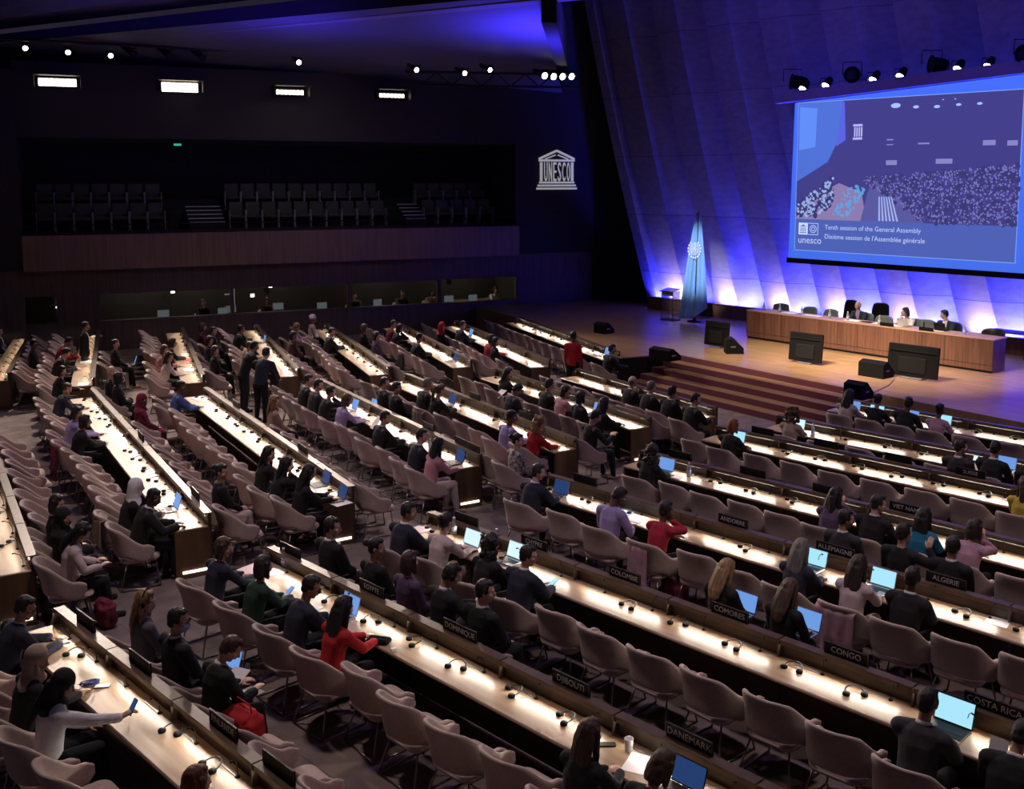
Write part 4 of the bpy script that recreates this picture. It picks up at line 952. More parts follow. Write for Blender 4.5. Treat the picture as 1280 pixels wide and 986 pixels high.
for px, py in ((985, 105), (1058, 97), (1155, 84), (1268, 72)):
    p = spt(px, zq(px, py)); lens_lamp('moving_head', p, p + QN * 1.0 + QD * (.6 if k % 2 else -.8) + Vector((0, 0, .15)), .24, .46, '%s large unlit black stage lamp from the left above the screen' % ORD[k], 'spotlight', 'unlit stage lamps over the screen', False); k += 1
# ---------------------------------------------------------------- lamps over the hall
def wall_at(px, d): r = (px - CX) / F; b = W0 + WN * d; t = (r * b.y - b.x) / (WD.x - r * WD.y); return t
k = 0
for px, py, w in ((83, 106, 50), (233, 112, 50), (368, 118, 40), (493, 122, 38)):
    t = wall_at(px, -.9); p = wall_pt(t, -.9); z = CAMZ + (HY - py) * p.y / F; L = w * p.y / F * .85
    o = empty('floodlight', (p.x, p.y, z), R(25), '%s warm white floodlight bar from the left, high above the balcony' % ORD[k], 'floodlight', 'floodlight bars above the balcony')
    mb = MB(); mb.rbox((0, .12, .03), (L + .1, .22, .30), .03); mb.box((0, -.22, .20), (L + .3, .62, .02)); mb.box((L / 2 + .12, -.18, .02), (.02, .5, .36)); mb.box((-L / 2 - .12, -.18, .02), (.02, .5, .36)); mb.build('housing', M_black, o)  # hood and side flaps are added to keep light off the ceiling
    mb = MB()
    n = 7
    for j in range(n):
        mb.rbox((-L / 2 + (j + .5) * L / n, -.005, 0), (L / n * (.97 if k < 2 else .8), .03, (.24, .30, .16, .14)[k]), .02)
    mb.build('lamp_face', mat('flood face', (1, .93, .80), emit=4, ecol=(1, .84, .66)), o)
    mb = MB(); mb.tube([(-L * .3, .2, .1), (-L * .3, .7, .1)], .02); mb.tube([(L * .3, .2, .1), (L * .3, .7, .1)], .02); mb.build('bracket', M_black, o); k += 1
k = 0
for px, py, dd in ((46, 65, -2.5), (98, 70, -2.5), (150, 74, -2.5), (380, 82, -5.5), (524, 91, -7), (583, 95, -7), (614, 91, -7), (681, 98, -7), (692, 99, -7), (703, 99, -7), (714, 99, -7)):
    p = wall_pt(wall_at(px, dd), dd); z = CAMZ + (HY - py) * p.y / F; p = Vector((p.x, p.y, z))
    lens_lamp('spotlight', p, p + Vector((.55, -1, -.35)), .085 if px < 675 else .12, .7, '%s small lit round spotlight from the left under the ceiling' % ORD[k], 'spotlight', 'round spotlights under the ceiling'); k += 1
for k, (px, py) in enumerate(((178, 72), (222, 74), (262, 76))):
    p = wall_pt(wall_at(px, -2.5), -2.5); z = CAMZ + (HY - py) * p.y / F; p = Vector((p.x, p.y, z))
    lens_lamp('spotlight', p, p + Vector((.75, -.6, -.5)), .11, .9, '%s unlit long spotlight from the left beside the second floodlight' % ORD[k], 'spotlight', 'unlit spotlights under the ceiling', False)
for k, (px0, px1, dd, py) in enumerate(((20, 420, -2.7, 58), (510, 725, -6.9, 97))):
    a, b = wall_pt(wall_at(px0, dd), dd), wall_pt(wall_at(px1, dd), dd); a.z = CAMZ + (HY - py + 4) * a.y / F; b.z = CAMZ + (HY - py - 16 * (1 - k)) * b.y / F
    mb = MB(); mb.tube([a, b], .04); 
    if k: 
        mb.tube([a - Vector((0, 0, .4)), b - Vector((0, 0, .4))], .04)
        for j in range(13): mb.tube([a.lerp(b, j / 12) - Vector((0, 0, .4 * (j % 2))), a.lerp(b, (j + 1) / 12 if j < 12 else 1) - Vector((0, 0, .4 * ((j + 1) % 2)))], .02)
    tag(mb.build('lighting_truss', M_black), ('black lighting pipe carrying the left spotlights', 'black lattice lighting truss carrying the right spotlights')[k], 'truss')
# ---------------------------------------------------------------- emblem on the wall
p = wall_pt(wall_at(696, -.1), -.1); z0 = CAMZ + (HY - 237) * p.y / F; s = 50 * p.y / F / math.cos(R(25))
em_ = empty('wall_emblem', (p.x, p.y, z0), R(25), 'lit white temple emblem with letters as columns on the dark wall', 'emblem')
M_em = mat('emblem light', (.5, .5, .5), emit=.30, ecol=(.9, .9, .88)); g = s / 52
mb = MB()
for z, w in ((1.5, 52), (5, 49), (8.5, 45)): mb.box((0, 0, z * g), (w * g, .06, 2.2 * g))
mb.build('steps', M_em, em_)
mb = MB()
for x in (-20, 20): mb.box((x * g, 0, 21 * g), (2.8 * g, .06, 22 * g))
mb.build('column', M_em, em_)
mb = MB(); mb.box((0, 0, 34 * g), (46 * g, .06, 2.4 * g))
for sx in (-1, 1): mb.box((sx * 11.5 * g, 0, 40.5 * g), (24.5 * g, .06, 2.4 * g), M=Matrix.Rotation(sx * R(23), 4, 'Y'))
for sx in (-1, 1): mb.box((sx * 8 * g, 0, 38 * g), (14 * g, .05, 1.2 * g), M=Matrix.Rotation(sx * R(20), 4, 'Y'))
mb.build('pediment', M_em, em_)
for k, ch in enumerate('UNESCO'):
    me = text_mesh(ch, 22 * g, M_em, .02); xs = [v.co.x for v in me.vertices]; ys = [v.co.y for v in me.vertices]
    sx_, sy_ = 3.9 * g / (max(xs) - min(xs)), 22 * g / (max(ys) - min(ys)); cx_, cy_ = (max(xs) + min(xs)) / 2, (max(ys) + min(ys)) / 2
    me.transform(Matrix.Diagonal((sx_, sy_, 1, 1)) @ Matrix.Translation((-cx_, -cy_, 0)))
    place('letter', me, (), em_, M=Matrix.Translation(((-14.5 + 5.8 * k) * g, -.03, 21 * g)) @ Matrix.Rotation(PI / 2, 4, 'X'))
# green exit lights
for px, py, w, lab in ((227, 181, .30, 'small green exit sign on the balcony back wall'), (604, 316, .14, 'tiny green exit light under the balcony parapet')):
    d = 4.95 if w > .2 else -.1; t = wall_at(px, d); p = wall_pt(t, d); z = CAMZ + (HY - py) * p.y / F
    o = empty('exit_sign', (p.x, p.y, z), R(25), lab, 'sign'); mb = MB(); mb.rbox((0, 0, 0), (w, .05, w * .5), .01); mb.build('sign_box', M_black, o)
    mb = MB(); mb.box((0, -.028, 0), (w * .92, .006, w * .4)); mb.build('sign_face', mat('exit green', (0, .4, .3), emit=.5, ecol=(.05, .8, .55)), o)
# ---------------------------------------------------------------- balcony seats and stairs
M_seat = mat('balcony seat cloth', (.05, .055, .04), .8); M_arm = mat('balcony seat arm', (.22, .20, .17), .4)
st0 = empty('theatre_chair', (0, 0, -50))
mb = MB(); mb.rbox((0, .20, .68), (.5, .09, .52), .03, M=Matrix.Rotation(R(-10), 4, 'X')); mb.build('backrest', M_seat, st0, smooth=False)
mb = MB(); mb.rbox((0, -.02, .42), (.48, .42, .11), .05); mb.build('seat', M_seat, st0)
for sx in (-1, 1):
    mb = MB(); mb.box((sx * .27, 0, .30), (.03, .34, .60)); mb.rbox((sx * .27, -.02, .62), (.05, .38, .035), .015); mb.build('armrest', M_arm, st0)
k = 0
for ri, (d, z) in enumerate(((.95, 4.0), (2.0, 4.65))):
    k = 0
    for a, b in ((-1.45, 3.0), (4.75, 10.9), (12.0, 15.3)):
        n = int((b - a) / .58)
        for i in range(n):
            p = wall_pt(a + .3 + i * .58, d, z); o = copy_tree(st0); o.location = p; o.rotation_euler = (0, 0, R(25)); k += 1
            tag(o, uniq('dark folding balcony chair, %s from the left in the %s row' % ((ORD + ['twenty-first', 'twenty-second', 'twenty-third', 'twenty-fourth'])[k - 1], ('front', 'upper')[ri])), 'chair', 'dark balcony chairs')
for (a, b, lab) in ((3.35, 4.55, 'left balcony stair with four pale step edges'), (11.15, 11.95, 'right balcony stair with four pale step edges')):
    o = empty('balcony_stairs', wall_pt((a + b) / 2, 0, 0), R(25), lab, 'stairs'); mb, me = MB(), MB()
    for j in range(5):
        mb.box((0, .45 + .3 * j, 4.0 + .13 * (j + 1) - .0), (b - a, .3, .26)); me.box((0, .30 + .3 * j, 4.12 + .13 * (j + 1)), (b - a, .02, .028))
    mb.build('steps', M_bdark, o); me.build('nosing', mat('pale stair nosing', (.62, .60, .58), .5), o)
mb = MB(); a, b = wall_pt(-1.8, -.2), wall_pt(15.4, -.2); 
mb.tube([(a.x, a.y, 4.25), (b.x, b.y, 4.25)], .02); 
for j in range(13):
    p = a.lerp(b, j / 12); mb.tube([(p.x, p.y, 3.9), (p.x, p.y, 4.25)], .015, 6)
tag(mb.build('balcony_handrail', M_grey if False else M_black), 'thin black handrail along the top of the balcony parapet', 'handrail')
# ---------------------------------------------------------------- on the stage
ZS = .8
TA, TB = at(933, 422, ZS), at(1240, 467, ZS); TD = (TB - TA).normalized(); TN = Vector((-TD.y, TD.x, 0)); TN = TN if TN.y > 0 else -TN
TL = (TB - TA).length; TANG = math.atan2(TD.y, TD.x)
tb = empty('head_table', TA, TANG, 'long brown panelled head table on the stage', 'table')
mb = MB(); mb.box((TL / 2, .02, .46), (TL, .04, .80))
mb.build('front_panel', M_headwood, tb)
mb = MB()
for k in range(13): mb.box((TL * k / 12, -.003, .52), (.008, .01, .66))
mb.box((TL / 2, -.003, .20), (TL, .012, .012)); mb.build('panel_joint', mat('dark joint', (.06, .03, .02), .8), tb)  # thin dark lines along the panel joints
mb = MB(); mb.box((TL / 2, .03, .04), (TL - .06, .04, .08)); mb.build('plinth', M_black, tb)
mb = MB(); mb.rbox((TL / 2, .34, .865), (TL + .06, .72, .04), .02); mb.build('tabletop', mat('head table top', (.42, .25, .16), .35), tb)
for x in (.03, TL - .03):
    mb = MB(); mb.box((x, .36, .43), (.04, .64, .83)); mb.build('end_panel', M_headwood, tb)
def tpt(t, d, z=0): p = TA + TD * t + TN * d; return Vector((p.x, p.y, ZS + z))
def t_at(px, d): r = (px - CX) / F; b = TA + TN * d; return (r * b.y - b.x) / (TD.x - r * TD.y)
FACE_T = TANG + PI / 2 + PI    # sitters look towards the hall
M_gchair = mat('grey green chair cloth', (.16, .19, .18), .7); M_leather = mat('black leather', (.02, .024, .028), .35)
def stage_chair(kind):
    o = empty('stage_chair', (0, 0, -50)); mb = MB()
    hb, w, m_ = {'low': (1.0, .60, M_gchair), 'high': (1.32, .56, M_soft), 'leather': (1.02, .66, M_leather)}[kind]
    vs = []; N, K = 9, 7
    for i in range(N):
        s = -1 + 2 * i / (N - 1)
        for j in range(K):
            v = j / (K - 1); wz = w / 2 * (1 - .12 * max(0, v - .7) / .3) ; vs.append((s * wz, -.24 + .10 * abs(s) ** 2 - .10 * v, .45 + (hb - .45) * v - .04 * (abs(s) ** 4) * (v > .9)))
    fs = [(i * K + j, (i + 1) * K + j, (i + 1) * K + j + 1, i * K + j + 1) for i in range(N - 1) for j in range(K - 1)]
    mb._add(vs, fs); place('backrest', with_mods(mb.mesh('backrest', [m_], True), ('SOLIDIFY', dict(thickness=.07, offset=0)), ('SUBSURF', dict(levels=1, render_levels=1))), (), o)
    mb = MB(); mb.rbox((0, .02, .44), (w * .92, .52, .11), .08); mb.build('seat', m_, o, smooth=False)
    for sx in (-1, 1):
        mb = MB(); mb.tube([(sx * w * .5, -.2, .5), (sx * w * .54, -.12, .66), (sx * w * .54, .2, .66), (sx * w * .5, .22, .42)], .022, 8); mb.build('armrest', M_black, o)
    if kind == 'low':
        for sx in (-1, 1):
            for sy in (-1, 1):
                mb = MB(); mb.tube([(sx * .22, sy * .2, .4), (sx * .25, sy * .23, 0)], .014, 6); mb.build('leg', M_black, o)
    else:
        mb = MB(); mb.tube([(0, 0, .08), (0, 0, .40)], .03); mb.build('column', M_black, o)
        for q in range(5):
            a = 2 * PI * q / 5; mb = MB(); mb.tube([(0, 0, .09), (.30 * math.cos(a), .30 * math.sin(a), .04), (.30 * math.cos(a), .30 * math.sin(a), .0)], .022, 6); mb.build('foot', M_black, o)
    return o
SCH = {k: stage_chair(k) for k in ('low', 'high', 'leather')}
for px, kind, dd, lab in ((974, 'low', 1.15, 'grey low-back chair at the left end of the head table'), (1009, 'low', 1.15, 'second grey low-back chair from the left at the head table'), (1035, 'low', 1.1, 'third grey low-back chair from the left at the head table'),
   (1060, 'high', 1.35, 'black high-back chair behind the bald person at the head table'), (1099, 'high', 1.35, 'empty black high-back chair behind the middle of the head table'), (1103, 'low', 1.0, 'grey low-back chair in front of the empty high black chair'), (1080, 'low', 1.15, 'grey chair under the bald person at the head table'),
   (1142, 'low', 1.1, 'grey chair under the person with dark hair and laptop at the head table'), (1158, 'low', 1.15, 'dark chair between the two right-hand sitters of the head table'), (1190, 'leather', 1.15, 'black leather chair under the person in dark suit at the right of the head table'), (1243, 'leather', .75, 'empty black leather chair at the right end of the head table')):
    o = copy_tree(SCH[kind]); t = t_at(px, dd); o.location = tpt(t, dd); o.rotation_euler = (0, 0, FACE_T - PI / 2 + random.uniform(-.2, .2)); tag(o, uniq(lab), 'chair', 'head table chairs')
# monitors and wedges
def stage_monitor(px0, px1, pyb, w, h, lab, tilt=8):
    p = at((px0 + px1) / 2, pyb, ZS); o = empty('stage_monitor', p, TANG + R(4), lab, 'monitor', 'flat screens on the stage floor')
    Mx = Matrix.Rotation(R(-tilt), 4, 'X')
    mb = MB(); mb.rbox((0, .0, h / 2 + .05), (w, .07, h), .02, M=Mx); mb.build('casing', M_black, o)
    mb = MB(); mb.rbox((0, -.05, h * .42), (w * .55, .05, h * .5), .02, M=Mx); mb.box((0, -.04, h * .86), (w * .9, .01, .02), M=Mx); mb.build('back_cover', mat('monitor back', (.008, .008, .009), .7, spec=.2), o)
    mb = MB(); mb.box((0, .042, h / 2 + .05), (w * .95, .004, h * .92), M=Mx); mb.build('screen', mat('dim screen', (.02, .03, .06), .2, emit=.25, ecol=(.1, .2, .5)), o)
    mb = MB(); mb.rbox((0, .05, .02), (w * .45, .34, .04), .03); mb.tube([(0, 0, .02), (0, 0, .14)], .03); mb.build('foot', M_grey, o); return o
stage_monitor(883, 909, 434, .86, .72, 'left flat monitor on the stage floor seen from behind', 6)
stage_monitor(986, 1028, 454, 1.02, .78, 'middle flat monitor on the stage floor seen from behind', 6)
stage_monitor(1110, 1171, 473, 1.34, .80, 'right and largest flat monitor on the stage floor seen from behind', 6)
def wedge(px, py, w, d, h, lab, rz=0, zz=ZS):
    p = at(px, py, zz); o = empty('wedge_speaker', p, TANG + rz, lab, 'speaker')
    mb = MB(); s = [(-d / 2, 0), (d / 2, 0), (d / 2, h * .35), (-d * .1, h), (-d / 2, h * .85)]
    vs = [(-w / 2, y, z) for y, z in s] + [(w / 2, y, z) for y, z in s]; n = 5
    mb._add(vs, [tuple(range(n)), tuple(range(2 * n - 1, n - 1, -1))] + [(i, (i + 1) % n, n + (i + 1) % n, n + i) for i in range(n)]); mb.build('cabinet', M_soft, o)
    a, b = (d / 2, h * .35), (-d * .1, h); mb = MB(); mb.poly([(-w * .44, a[0] - .01, a[1] + .045), (w * .44, a[0] - .01, a[1] + .045), (w * .44, b[0] + .05, b[1] - .015), (-w * .44, b[0] + .05, b[1] - .015)]); mb.build('grille', M_grey, o)
    mb = MB(); mb.box((w / 2 + .004, -d * .1, h * .45), (.01, .14, .04)); mb.build('handle', M_grey, o)
wedge(917, 441, .42, .5, .46, 'black wedge speaker beside the left monitor', -.7); wedge(1095, 470, .72, .5, .42, 'wide black wedge speaker beside the largest monitor'); wedge(831, 449, .75, .5, .34, 'black wedge speaker at the left top of the stage steps')
wedge(1073, 497, .5, .45, .40, 'black wedge speaker at the right top of the stage steps'); wedge(755, 416, .5, .45, .36, 'black wedge speaker alone on the dark left wing of the stage')
mb = MB(); a, b = at(1118, 474, ZS + .012), at(1085, 494, ZS + .012); mb.tube([a, a.lerp(b, .4) + Vector((.1, 0, 0)), b, b + Vector((-.5, .4, 0))], .012, 6); tag(mb.build('floor_cable', M_grey), 'grey cable lying on the stage in front of the largest monitor', 'cable')
# flag
fp = at(868, 402, ZS); fl = empty('flag', fp, R(-14), 'light blue flag with white wreath emblem hanging on its pole', 'flag')
FZ = 3.85
mb = MB(); mb.lathe([(0, 0), (.26, 0), (.26, .03), (.06, .06), (.05, .14), (0, .14)], n=20); mb.build('base', M_black, fl, smooth=True)
mb = MB(); mb.tube([(0, 0, .1), (.08, 0, FZ - .1), (.085, 0, FZ + .08)], [.022, .02, .006]); mb.build('pole', M_steel, fl)
M_flag = mat('flag blue', (.22, .45, .88), .75); vs = []; N, K = 33, 22
for i in range(N):
    s = i / (N - 1)
    for j in range(K):
        v = j / (K - 1); wd = .10 + .92 * v ** .8; hem = FZ - .05 - (FZ - .30) * v - (.18 * v) * (1 - s) + .65 * v * max(0, s - .55) ** 1.2
        x = .09 - .02 * v + (s - .62) * wd; y = (.055 * v ** .5) * math.sin(s * PI * 5 + v * 1.2) + .03 * math.sin(9 * v + 4 * s) * v
        vs.append((x, y, hem))
mb = MB(); mb._add(vs, [(i * K + j, (i + 1) * K + j, (i + 1) * K + j + 1, i * K + j + 1) for i in range(N - 1) for j in range(K - 1)])
place('cloth', with_mods(mb.mesh('cloth', [M_flag], True), ('SOLIDIFY', dict(thickness=.012)), ('SUBSURF', dict(levels=1, render_levels=1))), (), fl)
mb = MB(); M_fe = mat('flag emblem', (.75, .85, .92), .7); ez = 2.55
def fy(x): return -.115
for rr in (.10, .16, .215):
    for k in range(20):
        a0, a1 = 2 * PI * k / 20, 2 * PI * (k + 1) / 20
        mb.poly([(-.03 + .7 * q * math.cos(a), -.095, ez + q * math.sin(a)) for q, a in ((rr, a0), (rr, a1), (rr - .022, a1), (rr - .022, a0))])
for a in (0, 45, 90, 135): ca, sa = math.cos(R(a)), math.sin(R(a)); mb.poly([(-.03 + .7 * (k * .21 * ca - w * .009 * sa), -.096, ez + k * .21 * sa + w * .009 * ca) for k, w in ((-1, -1), (1, -1), (1, 1), (-1, 1))])
for sx in (-1, 1):
    for k in range(7):
        a = R(-80 + k * 22); c = (-.03 + sx * .21 * math.cos(a), -.097, ez - .02 + .29 * math.sin(a)); mb.poly([(c[0] + .035 * math.cos(a + q), -.097, c[2] + .05 * math.sin(a + q)) for q in (0, 1.3, 2.6, 4.2)])
mb.build('emblem', M_fe, fl)
# clear lectern
lp_ = at(838, 400, ZS); le = empty('lectern', lp_, TANG, 'clear acrylic lectern at the left end of the lit wall', 'lectern')
M_acr = mat('clear acrylic', (.8, .88, 1), .05, trans=.95, spec=.5)
for sx in (-1, 1):
    mb = MB(); mb.box((sx * .26, 0, .52), (.03, .36, 1.04)); mb.build('side_pane', M_acr, le)
mb = MB(); mb.box((0, -.05, 1.07), (.62, .44, .02), M=Matrix.Rotation(R(12), 4, 'X')); mb.build('top', M_acr, le); mb = MB(); mb.box((0, 0, .015), (.6, .42, .03)); mb.build('base', M_acr, le)
mb = MB(); mb.rbox((0, -.18, .95), (.5, .02, .16), .01); mb.build('sign_panel', mat('lectern sign', (.55, .6, .75), .4), le)
# small side table at the right end
sp_ = at(1262, 446, ZS); s_ = empty('side_table', sp_, TANG, 'small dark side table right of the head table against the lit wall', 'table'); mb = MB(); mb.rbox((0, 0, .71), (1.2, .6, .04), .02); mb.build('top', M_headwood, s_)
for sx in (-1, 1):
    for sy in (-1, 1):
        mb = MB(); mb.box((sx * .54, sy * .25, .35), (.05, .05, .70)); mb.build('leg', M_headwood, s_)
# on the head table: bottles, papers, name signs, laptops
M_water = mat('water bottle plastic', (.75, .85, .95), .08, trans=.6); M_cap2 = mat('bottle cap', (.7, .75, .8), .5)
BOT = MB(); BOT.lathe([(0, 0), (.032, 0), (.034, .02), (.033, .12), (.030, .15), (.013, .185), (.013, .2), (0, .2)], n=12); ME_BOT = BOT.mesh('bottle_body', [M_water], True)
BC = MB(); BC.lathe([(0, .195), (.016, .195), (.016, .222), (0, .222)], n=10); ME_BC = BC.mesh('cap', [M_cap2], True)
BL = MB(); BL.lathe([(.0345, .05), (.0345, .11)], n=12); ME_BL = BL.mesh('label', [mat('bottle label', (.5, .62, .8), .6)], True)
def bottle(p, lab, s=1.0):
    o = empty('water_bottle', p, random.uniform(0, 6), uniq(lab), 'bottle', 'water bottles'); o.scale = (s, s, s); place('bottle_body', ME_BOT, (), o); place('cap', ME_BC, (), o); place('label', ME_BL, (), o); return o
for k, px in enumerate((957, 977, 1005, 1040, 1063, 1103, 1211)):
    bottle(tpt(t_at(px, .3), .3, .886), '%s clear water bottle from the left on the head table' % ORD[k], 1.15)
def sheet(p, rz, lab, m_=None, w=.21, h=.297, n=1, name='paper', cat='paper', group='papers on the desks', tilt=None):
    mb = MB(); th = .0015 * n
    for k in range(min(n, 3)): mb.box((random.uniform(-.01, .01) * (n > 1), random.uniform(-.01, .01) * (n > 1), th / min(n, 3) * (k + .5)), (w, h, th / min(n, 3) * .9), random.uniform(-.06, .06) * (n > 1))
    o = mb.build(name, m_ or M_paper, loc=p, rz=rz)
    if tilt: o.rotation_euler = (R(tilt), 0, rz)
    return tag(o, uniq(lab), cat, group)
for k, (px, w) in enumerate(((990, .5), (1018, .6), (1078, .9), (1090, .6), (1125, .4), (1180, .3))): sheet(tpt(t_at(px, .38), .38, .886), TANG, '%s white paper from the left on the head table' % ORD[k], w=w, n=2)
for k, px in enumerate((1112, 1162)):
    o = empty('name_sign', tpt(t_at(px, .06), .08, .886), TANG, ('left', 'right')[k] + ' black name sign standing on the head table', 'sign'); mb = MB(); mb.rbox((0, 0, .05), (.42, .02, .10), .004); mb.build('plate', M_black, o); mb = MB(); mb.box((0, .02, .005), (.42, .08, .01)); mb.build('foot', M_black, o)
POSZ = {}
by_seat = {}
for (key, side, px, py, sex, pose, hair, hc, kind, top, bot, skin, label, ex) in PEOPLE:
    r = ROWS[key]; off = head_offset(pose, sex == 'f'); zh = off.z
    hp = at(px, py, zh); ang = r.ang
    q = Matrix.Rotation(ang - PI / 2, 3, 'Z') @ Vector((off.x, off.y, 0))
    root = Vector((hp.x - q.x, hp.y - q.y, 0)); t, dn = r.td(root)
    far = key[0] == 'A' or (key[0] == 'B' and key not in ('B0', 'B1', 'B2', 'B3'))
    dn = max(-1.0, min(-.70, dn)) if side == 'D' else max(.42, min(.72, dn))
    by_seat.setdefault((key, side), []).append([t, dn, (sex, pose, hair, hc, kind, top, bot, skin, label, ex)])
    POSZ[label] = (r, t, dn)
A_FILL = {'B0': (-22, -15.2), 'A0': (-35.8, -29.3), 'B1': (-21.5, -15.5), 'B2': (-20.5, -15.6), 'A4': (-30.5, -26.6), 'A5': (-28.6, -26.8), 'A1': (-31.8, -29.6), 'C1': (-10.9, -5.5), 'B5': (-17.9, -16.9), 'B3': (-17.4, -16.2), 'A3': (-29, -27), 'A2': (-28.5, -27.5)}
EMPTY = []
for r in ROWL:
    far = r.key[0] == 'A' or r.key in ('B5', 'B6', 'B4')
    for side in 'DA':
        occ = sorted(by_seat.get((r.key, side), []), key=lambda e: e[0]); lo, hi = r.t0 + .38, r.t1 - .40
        # keep neighbours at least a seat apart
        for _ in range(30):
            for a, b in zip(occ, occ[1:]):
                g = .66 - (b[0] - a[0])
                if g > 0: a[0] -= g / 2; b[0] += g / 2
        seats = [(e[0], e[1], e[2]) for e in occ]; PIT = .74
        if side == 'A':
            if r.key not in A_FILL: rng = None
            else: rng = A_FILL[r.key]
        else: rng = (lo, hi)
        if rng:
            marks = [rng[0] - PIT] + [e[0] for e in occ if rng[0] - 1 < e[0] < rng[1] + 1] + [rng[1] + PIT]
            for a, b in zip(marks, marks[1:]):
                n = int(round((b - a) / PIT + .12)) - 1
                if n < 1: continue
                if (b - a) / (n + 1) < .655: n -= 1
                for k in range(n): seats.append((a + (b - a) * (k + 1) / (n + 1), None, None))
        seats.sort(key=lambda e: e[0])
        for i, (t, dn, who) in enumerate(seats):
            base = -.90 if side == 'D' else .50
            jit = 0 if who else random.uniform(-.05, .07); ja = 0 if who else random.uniform(-.10, .10)
            p = r.pt(t, (dn if dn is not None else base + jit), 0); rn = SHORT[r.key]
            place_nm = ('%s from the left at %s' if side == 'D' else '%s from the left behind %s panel') % (ORD[min(i, 19)], rn)
            lab = ('occupied' if who else 'empty') + ' mauve armchair, ' + place_nm
            chair(p, r.ang + ja, lab, 'mauve armchairs in the hall', far)
            if not who: EMPTY.append((r.key, side, t))
            if who:
                sex, pose, hair, hc, kind, top, bot, skin, label, ex = who
                person(p, r.ang, sex, pose, hair, hc, kind, top, bot, skin, label, ex, 'white' if kind == 'j' else top, 'people in the hall', shoes=(side == 'A' and not far))
# standing and on the stage and in the booths
def px_person(px, py, z, ang, sex, pose, *a, zf=0, **k):
    off = head_offset(pose, sex == 'f'); hp = at(px, py, zf + off.z); q = Matrix.Rotation(ang - PI / 2, 3, 'Z') @ Vector((off.x, off.y, 0))
    return person(Vector((hp.x - q.x, hp.y - q.y, 0)), ang, sex, pose, *a, z=zf, **k)
px_person(318, 433, 0, R(40), 'm', 'standdesk', 'short', 'black', 'j', 'black', 'black', 'm', 'standing person in black suit bending over the far desk in the aisle', shoes=True)
px_person(333, 441, 0, R(75), 'm', 'standdesk', 'short', 'dark', 'j', 'navy', 'black', 'l', 'standing person in navy leaning over papers beside the aisle', shoes=True)
px_person(717, 420, 0, R(70), 'f', 'stand', 'bun', 'black', 't', 'red', 'black', 'd', 'standing person in bright red top and black trousers by the stage desk', shoes=True)
px_person(107, 408, 0, R(20), 'm', 'stand', 'short', 'black', 'j', 'black', 'black', 'm', 'standing person in black at the far end of the left desks', shoes=True)
def stage_person(px, dd, pose, *a, **k):
    t = t_at(px, dd); p = tpt(t, dd); return person(Vector((p.x, p.y, 0)), FACE_T, *a[:1], pose, *a[1:], z=ZS, **k)
stage_person(1080, 1.12, 'desk', 'm', 'thin', 'white', 'j', 'navy', 'black', 'l', 'person with bald head and dark suit at the head table centre', shirt='lilac')
stage_person(1141, 1.08, 'chin', 'f', 'bob', 'dark', 't', 'white', 'black', 'l', 'person with dark hair and white top at the head table behind a laptop')
stage_person(1190, 1.1, 'deskR', 'm', 'short', 'black', 'j', 'navy', 'black', 'l', 'person in dark suit, right-hand sitter at the head table')
for px, d, c, hr, hcx, lab in ((330, .95, 'brown', 'bob', 'brown', 'seated person in brown behind the middle of the booth glass'), (537, 1.0, 'pink', 'bob', 'dark', 'seated person in pink behind the right part of the booth glass'), (500, .95, 'brown', 'short', 'black', 'seated person in brown left of the person in pink in the booths'), (440, 1.0, 'grey', 'short', 'black', 'seated person in grey behind the booth glass'), (617, .95, 'white', 'bob', 'brown', 'seated person in white at the right end of the booths'), (250, 1.0, 'black', 'short', 'black', 'seated person in black at the left part of the booths')):
    p = wall_pt(wall_at(px, d + .35), d + .35); person(p, R(25) - PI / 2, 'f' if hr == 'bob' else 'm', 'desk', hr, hcx, 't', c, 'black', 'l', lab, z=.06, group='interpreters in the booths')
    chair(wall_pt(wall_at(px, d + .35), d + .38), R(25) - PI / 2, 'armchair behind the booth glass under the ' + ' '.join(lab.split(' ')[1:4]), 'booth chairs', True)
# ---------------------------------------------------------------- things on the desks and laps
HS = empty('headset', (0, 0, -50)); TEMPLATES.append(HS)
mb = MB(); mb.tube([(.095 * math.cos(R(a)), .02 + .105 * math.sin(R(a)), .018 + .03 * math.sin(R(max(0, min(180, a))))) for a in range(-10, 191, 20)], [(.009, .005)] * 11, 6); mb.build('headband', M_black, HS, smooth=True)
for s in (-1, 1):
    mb = MB(); mb.lathe([(0, 0), (.034, 0), (.038, .012), (.034, .028), (0, .032)], n=12); mb.build('ear_cup', M_soft, HS, (s * .088, 0, 0), smooth=True)
HS_FAR = joined(HS, 'headset')
for r in ROWL:
    if r.key in ('A0', 'A1', 'A2', 'A3', 'A5', 'A6', 'B6'): continue
    occ = [e[0] for e in by_seat.get((r.key, 'D'), [])]; c = 0
    for k in range(r.n * 2):
        t = r.t0 + (k + .5) * r.U / 2 - .12 + random.uniform(-.04, .04)
        if any(abs(t - o) < .30 for o in occ): continue
        if r.key[0] == 'B' and r.key != 'B1' and r.key != 'B2' and k % 2: continue
        p = r.pt(t, -.20 + random.uniform(-.03, .03), .742)
        o = place('headset', HS_FAR) if r.key[0] == 'A' or r.key in ('B3', 'B4', 'B5', 'C7', 'C8') else copy_tree(HS)
        o.location = p; o.rotation_euler = (0, 0, r.ang - PI / 2 + random.uniform(-.7, .7)); c += 1
        tag(o, uniq('black headset lying on the worktop, %s from the left on %s' % (ORD[min(c - 1, 19)], SHORT[r.key])), 'headset', 'headsets on the desks')
